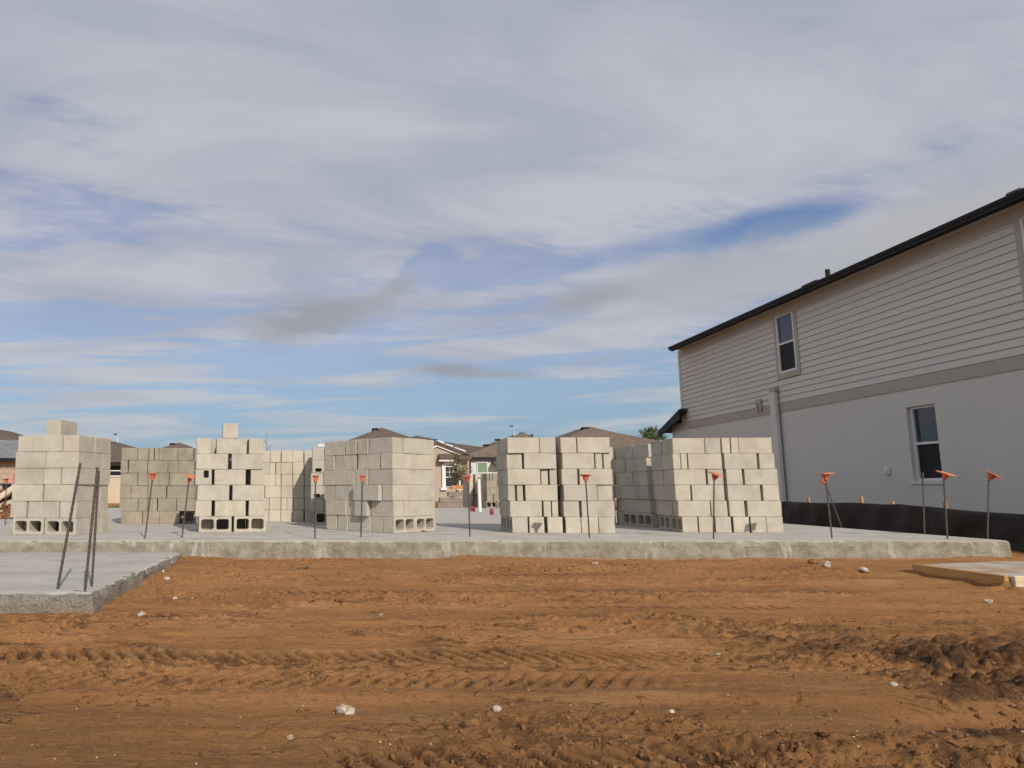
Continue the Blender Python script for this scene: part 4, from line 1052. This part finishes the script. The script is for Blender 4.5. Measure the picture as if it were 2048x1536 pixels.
# ------------------------------------------------------------------ lamps and trees
for (u, v, vb, y, lab) in ((231, 869, 890, 78, 'slim street lamp rising right of the far-left stack'), (1030, 853, 880, 82, 'slim street lamp rising above the split stack')):
    b = aty(u+1.5, 960, y); b.z = -.3; t = aty(u+1.5, v+2, y); e = empty('street_lamp', b, 0, lab, 'street lamp', 'street lamps beyond the houses')
    h = t.z-b.z; m = MB(); m.tube([(0, 0, 0), (0, 0, h*.9), (-.04, 0, h*.95)], [.12, .10, .07], 8); m.build('pole', M['lamp'], e)
    m = MB(); m.tube([(-.04, 0, h*.95), (-.10, 0, h*1.0), (-.16, 0, h*1.015), (-.22, 0, h*1.02)], .05, 6); m.build('arm', M['lamp'], e)
    m = MB(); m.box((-.28, 0, h*1.02), (.34, .22, .14)); m.build('lamp_head', M['darkmetal'], e, bevel=.03)
def tree(name, label, base, h, crown_c, cr_, n, leaf, mat, seed, branches=14, tr_=.12):
    rg = random.Random(seed); e = empty(name, base, 0, label, 'tree')
    m = MB(); lean_ = rg.uniform(-.03, .03)*h
    m.tube([(0, 0, 0), (lean_*.4, 0, h*.4), (lean_, 0, h*.75), (lean_*1.2, 0, h*.97)], [tr_, tr_*.8, tr_*.45, tr_*.12], 8); m.build('trunk', M['bark'], e)
    m = MB(); br = MB()
    cl = []
    for k in range(branches):
        a = rg.uniform(0, 6.28); zz = crown_c+cr_[1]*rg.uniform(-.95, .95); f = math.sqrt(max(.05, 1-((zz-crown_c)/cr_[1])**2)); r_ = cr_[0]*f*rg.uniform(.35, 1.05)
        tip = Vector((math.cos(a)*r_, math.sin(a)*r_, zz)); st = Vector((lean_*.7, 0, max(.3*h, zz-r_*.9)))
        br.tube([st, st.lerp(tip, .55)+Vector((0, 0, .04*h*rg.random())), tip], [tr_*.28, tr_*.16, tr_*.05], 5); cl.append(tip); cl.append(st.lerp(tip, .65))
    br.build('branches', M['bark'], e)
    if n:
        for i in range(n):
            c = rg.choice(cl); sp = cr_[0]*.30
            p = c+Vector((rg.gauss(0, sp), rg.gauss(0, sp), rg.gauss(0, sp*.8))); s = leaf*rg.uniform(.5, 1.3)
            ml = Euler((rg.random()*6, rg.random()*6, rg.random()*6)).to_matrix()
            m.add([p+ml @ Vector(q) for q in ((-s, 0, 0), (0, -s*.45, 0), (s, 0, .2*s), (0, s*.45, 0))], [(0, 1, 2, 3)])
        m.build('crown', M[mat], e)
    return e
b = aty(1310, 960, 70); b.z = -.3
zt_ = aty(1310, 860, 70).z
tree('leafy_tree', 'green bushy tree between the shaded stack and the large house', b, zt_+.2, zt_-.9, (.95, 1.2), 2600, .13, 'leaf', 4, 26)
for (u, v, lab, s) in ((1048, 864, 'dark tree tip just right of the far street lamp', 5), (1063, 867, 'dark tree tip, farther right of the far street lamp', 6), (1026, 872, 'low dark foliage left of the far street lamp', 8)):
    b = aty(u, 960, 88); b.z = -.3; zt_ = aty(u, v, 88).z
    tree('distant_tree', lab, b, zt_+.3, zt_-.8, (.5, 1.0), 420, .15, 'leaf', s, 10)
b = aty(533, 960, 66); b.z = -.3; zt_ = aty(533, 866, 66).z
tree('bare_tree', 'thin leafless tree rising behind the cream stack', b, zt_+.3, zt_-.7, (.75, 1.15), 0, .1, 'leaf', 9, 22, .05)
b = aty(920, 1000, 33); b.z = -.28; zt_ = aty(919, 908, 33).z
tree('young_tree', 'young staked tree with olive leaves before the arched window', b, zt_+.3, (zt_+aty(919, 968, 33).z)/2+.28, (.36, .72), 1500, .05, 'leaf_olive', 12, 26, .035)
p = aty(920, 975, 32.6); m = MB(); m.bb(-.03, .03, -.03, .03, -1.0, .3); o = m.build('tree_stake', M['white'], bevel=.006); o.location = p; tag(o, 'thin white stake holding the young tree', 'stake')

# ------------------------------------------------------------------ rubble, clods, grit
def lump(r, seed, sub=2):
    rg = random.Random(seed); bm = bmesh.new(); bmesh.ops.create_icosphere(bm, subdivisions=sub, radius=1)
    pl = [(Vector((rg.gauss(0, 1), rg.gauss(0, 1), rg.gauss(0, 1))).normalized(), rg.uniform(.55, .9)) for _ in range(9)]
    for v in bm.verts:
        for n_, d in pl:
            k = v.co.dot(n_)
            if k > d: v.co -= n_*(k-d)
        v.co *= 1+rg.uniform(-.09, .09)
        v.co = Vector((v.co.x*1.15, v.co.y*.9, v.co.z*.75))*r
    me = bpy.data.meshes.new('lump'); bm.to_mesh(me); bm.free(); return me
CH = [(692, 1424, .034, 'largest white concrete chunk, left of centre in the foreground'), (994, 1418, .019, 'small white chunk right of the largest one'), (283, 1227, .022, 'pale chunk on the soil right of the lower slab corner'),
      (386, 1200, .012, 'tiny pale chunk farthest right of those by the lower slab'), (334, 1160, .024, 'grey chunk against the right edge of the lower slab'), (326, 1148, .018, 'grey chunk above another by the lower slab edge'), (350, 1198, .016, 'pale crumb in the scatter below the lower slab'),
      (1190, 1127, .026, 'grey chunk on the soil below the split stack'), (1655, 1132, .05, 'flat grey chunk on the soil below the crossing rebars'), (1628, 1127, .045, 'brown grey lump beside the flat grey chunk'), (1728, 1141, .045, 'dark grey chunk left of the form board'),
      (1978, 1206, .03, 'pale chunk on the soil before the form board'), (1437, 1308, .016, 'small pale chunk right of the tyre tracks'), (1340, 1420, .016, 'small white chunk on the right foreground soil'), (1790, 1398, .014, 'small white chunk left of the dark churned earth'), (762, 1228, .016, 'tiny pale chunk in the middle of the soil'), (580, 1484, .013, 'tiny pale chunk near the bottom left of centre')]
for i, (u, v, r, lab) in enumerate(CH):
    p = at(u, v, -.23); p = at(u, v, gz(p.x, p.y)); z = gz(p.x, p.y)
    o = link('concrete_chunk', lump(r, 60+i, 3), M['chunk'] if i != 9 else M['clod']); o.location = (p.x, p.y, z+r*.35); o.rotation_euler = (0, 0, i*1.7)
    tag(o, lab, 'chunk', 'broken concrete chunks on the soil')
for i, (u, v, r, lab) in enumerate(((940, 1432, .034, 'brown soil lump right of the largest white chunk'), (900, 1432, .022, 'small brown soil lump right of the largest white chunk'), (680, 1206, .04, 'flat brown soil lump in the middle distance'), (620, 1206, .03, 'small flat soil lump in the middle distance'))):
    p = at(u, v, -.23); z = gz(p.x, p.y); o = link('soil_lump', lump(r, 90+i, 3), M['clod']); o.location = (p.x, p.y, z+r*.3); tag(o, lab, 'soil lump', 'larger soil lumps')
rg = random.Random(21)
def scatter(name, n, lo, hi, mat, label, cat, pick, seeds):
    protos = []
    for s in range(5):
        me = lump(1, seeds+s, 1); protos.append(([v.co.copy() for v in me.vertices], [tuple(f.vertices) for f in me.polygons]))
    X = []; V = []
    m = MB(); pts = [pick() for _ in range(n)]
    Zs, _ = ground_h(np.array([[p[0] for p in pts]]), np.array([[p[1] for p in pts]]))
    for (x, y), z in zip(pts, Zs[0]):
        s = lo*(hi/lo)**(rg.random()**2.2); pv, pf = rg.choice(protos); ml = Euler((rg.random()*6, rg.random()*6, rg.random()*6)).to_matrix()*s
        m.add([ml @ v+Vector((x, y, z+s*.15)) for v in pv], pf)
    me = bpy.data.meshes.new(name); me.from_pydata(m.v, [], m.f)
    tag(link(name, me, mat), label, cat, kind='stuff')
def inview(ok=None):
    while True:
        u = rg.uniform(-40, 2090); v = 1105+(1560-1105)*rg.random()**.7
        p = at(u, v, -.23)
        if p.y > FRONT_Y-.1 or (p.x < gx(p.y)+.08 and p.y > gcor.y-.1): continue
        if p.x > pa.x-.5 and p.y > 6.0 and p.x > 5.5: continue
        if ok and not ok(u, v, p): continue
        return p.x, p.y
_px, _py = np.meshgrid(np.arange(700)/50-4, np.arange(400)/50+1.5); PATCH = fbm(_px*1.1+5, _py*2.2, 41, 3)
def clodpick():
    def ok(u, v, p):
        k = PATCH[min(399, max(0, int((p.y-1.5)*50))), min(699, max(0, int((p.x+4)*50)))]
        right = .6*max(0, (u-1500)/548)*max(0, (v-1220)/300)
        return rg.random() < max(0, (k-.40)*3)*.7+.06+right*.8
    return inview(ok)
scatter('soil_clods', 2600, .0025, .017, M['clod'], 'small crumbs and clods of brown soil scattered over the ground', 'soil', clodpick, 200)
scatter('grit', 330, .0018, .0055, M['gravel'], 'pale grit and tiny stones scattered over the soil', 'grit', lambda: inview(), 300)
# stick, string
p = at(606, 1138, -.21); m = MB(); m.box((0, 0, 0), (.11, .03, .018)); o = m.build('wood_scrap', M['rebar'], bevel=.003); o.location = (p.x, p.y, gz(p.x, p.y)+.01); o.rotation_euler = (0, R(-6), R(25)); tag(o, 'dark scrap of wood on the soil below the gappy stack', 'wood scrap')
m = MB(); pts = []
for k in range(60):
    t = k/59; u = 1000+t*275; v = 1276-24*t**1.6+3*math.sin(t*11)
    p = at(u, v, -.235); pts.append((p.x, p.y, gz(p.x, p.y)+.010))
m.tube(pts, .0014, 5); tag(m.build('string', M['string']), 'yellow string lying across the soil near the centre', 'string')

# ------------------------------------------------------------------ sun and sky
sun_to = Vector((.36, -1, .66)).normalized()
sl_ = bpy.data.lights.new('sun', 'SUN'); sl_.energy = 3.3; sl_.angle = R(.6); sl_.color = (1, .91, .78)
so = bpy.data.objects.new('sun', sl_); COL.objects.link(so); so.rotation_euler = (-sun_to).to_track_quat('-Z', 'Y').to_euler(); so.location = (5, -10, 12)
W = bpy.data.worlds.new('World'); S.world = W; W.use_nodes = True
nt = NT(W.node_tree); nt.n.clear()
out = nt.node('ShaderNodeOutputWorld'); bg = nt.node('ShaderNodeBackground'); nt.l.new(bg.outputs[0], out.inputs[0])
sky = nt.node('ShaderNodeTexSky', sky_type='NISHITA'); sky.sun_disc = False
sky.sun_elevation = math.asin(sun_to.z); sky.sun_rotation = math.atan2(sun_to.x, sun_to.y)
sky.air_density = 1.0; sky.dust_density = 1.2; sky.ozone_density = 1.6
STR = .10; bg.inputs['Strength'].default_value = STR
gen = nt.node('ShaderNodeTexCoord').outputs['Generated']
sx = nt.node('ShaderNodeSeparateXYZ'); nt.l.new(gen, sx.inputs[0]); x, y, z = sx.outputs
zc = nt.m('MAXIMUM', z, 0.0)
den = nt.m('ADD', zc, .10)
Pp = nt.comb(nt.m('DIVIDE', x, den), nt.m('DIVIDE', y, den), 0.0)
az = nt.m('ARCTAN2', x, y); el = nt.m('ARCSINE', z)
w1_ = nt.m('SUBTRACT', nt.noise(Pp, 1.3, 5, .6), .5); w2_ = nt.m('SUBTRACT', nt.noise(nt.vm('ADD', Pp, (7, 3, 0)), 1.7, 5, .6), .5)
w3_ = nt.m('SUBTRACT', nt.noise(nt.vm('MULTIPLY', gen, (1, 1, 2.2)), 14, 5, .62), .5)
def azel(u, v):
    d = ray(u, v).normalized(); return math.atan2(d.x, d.y), math.asin(d.z)
def blob(u, v, hw, hh, rot, soft=.55, n1=.5, n3=.9):
    """soft ellipse of sky directions; hw, hh in photo px"""
    a0, e0 = azel(u, v); k = 1/F_PX
    da = nt.m('SUBTRACT', az, a0); de = nt.m('SUBTRACT', el, e0)
    c, s = math.cos(R(rot)), math.sin(R(rot))
    p = nt.m('DIVIDE', nt.m('ADD', nt.m('MULTIPLY', da, c), nt.m('MULTIPLY', de, s)), hw*k)
    q = nt.m('DIVIDE', nt.m('SUBTRACT', nt.m('MULTIPLY', de, c), nt.m('MULTIPLY', da, s)), hh*k)
    p = nt.m('ADD', p, nt.m('MULTIPLY', w1_, n1)); q = nt.m('ADD', q, nt.m('ADD', nt.m('MULTIPLY', w2_, n1), nt.m('MULTIPLY', w3_, n3)))
    d = nt.m('SQRT', nt.m('ADD', nt.m('MULTIPLY', p, p), nt.m('MULTIPLY', q, q)))
    return nt.ss(d, 1+soft*.5, 1-soft, 0, 1)
# clear air
base = nt.mix(1.0, sky.outputs[0], (.72, .76, .90), 'MULTIPLY')
hz = nt.ss(el, .24, -.02)
base = nt.mix(nt.m('MULTIPLY', hz, .75), base, (1.5, 2.85, 4.05))
# cirrus and altostratus sheets on a flat layer
rot_ = nt.node('ShaderNodeVectorRotate', rotation_type='Z_AXIS'); nt.l.new(Pp, rot_.inputs['Vector']); rot_.inputs['Angle'].default_value = R(-14)
Pr = rot_.outputs[0]
big = nt.noise(nt.vm('MULTIPLY', Pr, (.55, .9, 1)), 1.15, 7, .55, .6)
mid = nt.noise(nt.vm('MULTIPLY', Pr, (.8, 1.9, 1)), 1.9, 8, .6, .8)
fine = nt.noise(nt.vm('MULTIPLY', Pr, (.8, 2.2, 1)), 6.0, 7, .62, .6)
st_v = nt.comb(nt.m('MULTIPLY', az, 2.2), nt.m('MULTIPLY', nt.m('SUBTRACT', el, nt.m('MULTIPLY', az, .035)), 26.0), 0.0)
strk = nt.noise(st_v, 1.25, 6, .58, .5)
low = nt.ss(el, .30, .12)
elf = nt.ss(el, .16, .40)                                  # more cover overhead
dens = nt.m('ADD', nt.m('ADD', nt.m('MULTIPLY', big, .42), nt.m('MULTIPLY', mid, .42)), nt.m('MULTIPLY', fine, .30))
dens = nt.m('ADD', nt.m('MULTIPLY', dens, nt.m('SUBTRACT', 1.0, nt.m('MULTIPLY', low, .75))), nt.m('MULTIPLY', low, nt.m('ADD', nt.m('MULTIPLY', strk, 1.7), -.46)))
dens = nt.m('ADD', dens, nt.m('MULTIPLY', elf, .14))
CLEAR = [(1800, 300, 330, 40, 10, .10), (180, 400, 360, 50, -6, .20), (120, 250, 200, 60, -6, .12), (860, 525, 60, 30, 20, .22), (1000, 545, 260, 35, 5, .15), (1050, 800, 800, 50, 0, .10), (120, 640, 260, 22, -2, .16)]
COVER = [(1950, 170, 320, 110, 10, .16), (1500, 300, 380, 50, 10, .12), (500, 150, 600, 200, 0, .10), (200, 560, 420, 40, 4, .16), (1500, 230, 300, 60, 12, .10), (200, 770, 360, 22, 6, .16), (1100, 400, 300, 60, 10, .10), (900, 705, 320, 18, 1, .16), (1300, 640, 220, 40, 10, .18), (1200, 200, 500, 120, 0, .08)]
for (u, v, hw, hh, r_, k) in CLEAR: dens = nt.m('SUBTRACT', dens, nt.m('MULTIPLY', blob(u, v, hw, hh, r_, .9), k))
for (u, v, hw, hh, r_, k) in COVER: dens = nt.m('ADD', dens, nt.m('MULTIPLY', blob(u, v, hw, hh, r_, .9), k))
cov = nt.m('MAXIMUM', nt.ss(dens, .38, .70, .08, .96), nt.ss(el, .07, .24, .10, .52))
cov = nt.m('MULTIPLY', cov, nt.m('SUBTRACT', 1.0, nt.m('MULTIPLY', blob(1550, 452, 150, 34, 5, .6, .25, .9), .92)))
cov = nt.m('MULTIPLY', cov, nt.m('SUBTRACT', 1.0, nt.m('MULTIPLY', blob(1330, 490, 220, 26, 6, .9, .4, .9), .55)))
shade = nt.ss(nt.noise(nt.vm('MULTIPLY', Pr, (.7, 1.2, 1)), 1.5, 6, .55, .5), .36, .64)
ccol = nt.mix(shade, (3.45, 3.68, 4.4), (4.6, 4.68, 5.1))
ccol = nt.mix(nt.ss(el, .03, .26, .8, 0), ccol, (4.35, 4.7, 4.95))
colr = nt.mix(cov, base, ccol)
# low grey cumulus scraps
GREY = [(600, 645, 120, 40, 7, .92, (2.75, 2.90, 3.29)), (690, 620, 90, 30, 12, .85, (2.90, 3.04, 3.43)), (795, 578, 55, 26, 25, .75, (3.09, 3.23, 3.62)), (560, 600, 120, 14, 3, .5, (3.29, 3.47, 3.86)), (905, 739, 80, 15, -3, .92, (2.75, 2.90, 3.29)), (1005, 748, 70, 9, -3, .8, (3.00, 3.14, 3.53)),
        (1330, 560, 250, 36, 11, .75, (3.57, 3.67, 4.01)), (1700, 500, 330, 46, 11, .9, (3.86, 3.91, 4.20)), (2000, 425, 240, 70, 14, .85, (3.86, 3.91, 4.20)), (1170, 598, 85, 24, 10, .95, (3.00, 3.14, 3.53)), (1450, 600, 60, 9, 4, .5, (3.29, 3.47, 3.86)), (1190, 722, 60, 6, 5, .5, (3.19, 3.37, 3.76)), (970, 640, 90, 12, 8, .4, (3.29, 3.47, 3.86)), (1220, 640, 80, 12, 6, .4, (3.29, 3.47, 3.86))]
for (u, v, hw, hh, r_, k, c_) in GREY:
    colr = nt.mix(nt.m('MULTIPLY', blob(u, v, hw, hh, r_, .85, .2, 2.0), k), colr, c_)
nt.l.new(colr, bg.inputs['Color'])
S.view_settings.view_transform = 'Standard'; S.view_settings.look = 'None'; S.view_settings.gamma = 1; S.view_settings.use_curve_mapping = False
S.view_settings.exposure = 0.22
S.cycles.max_bounces = 6
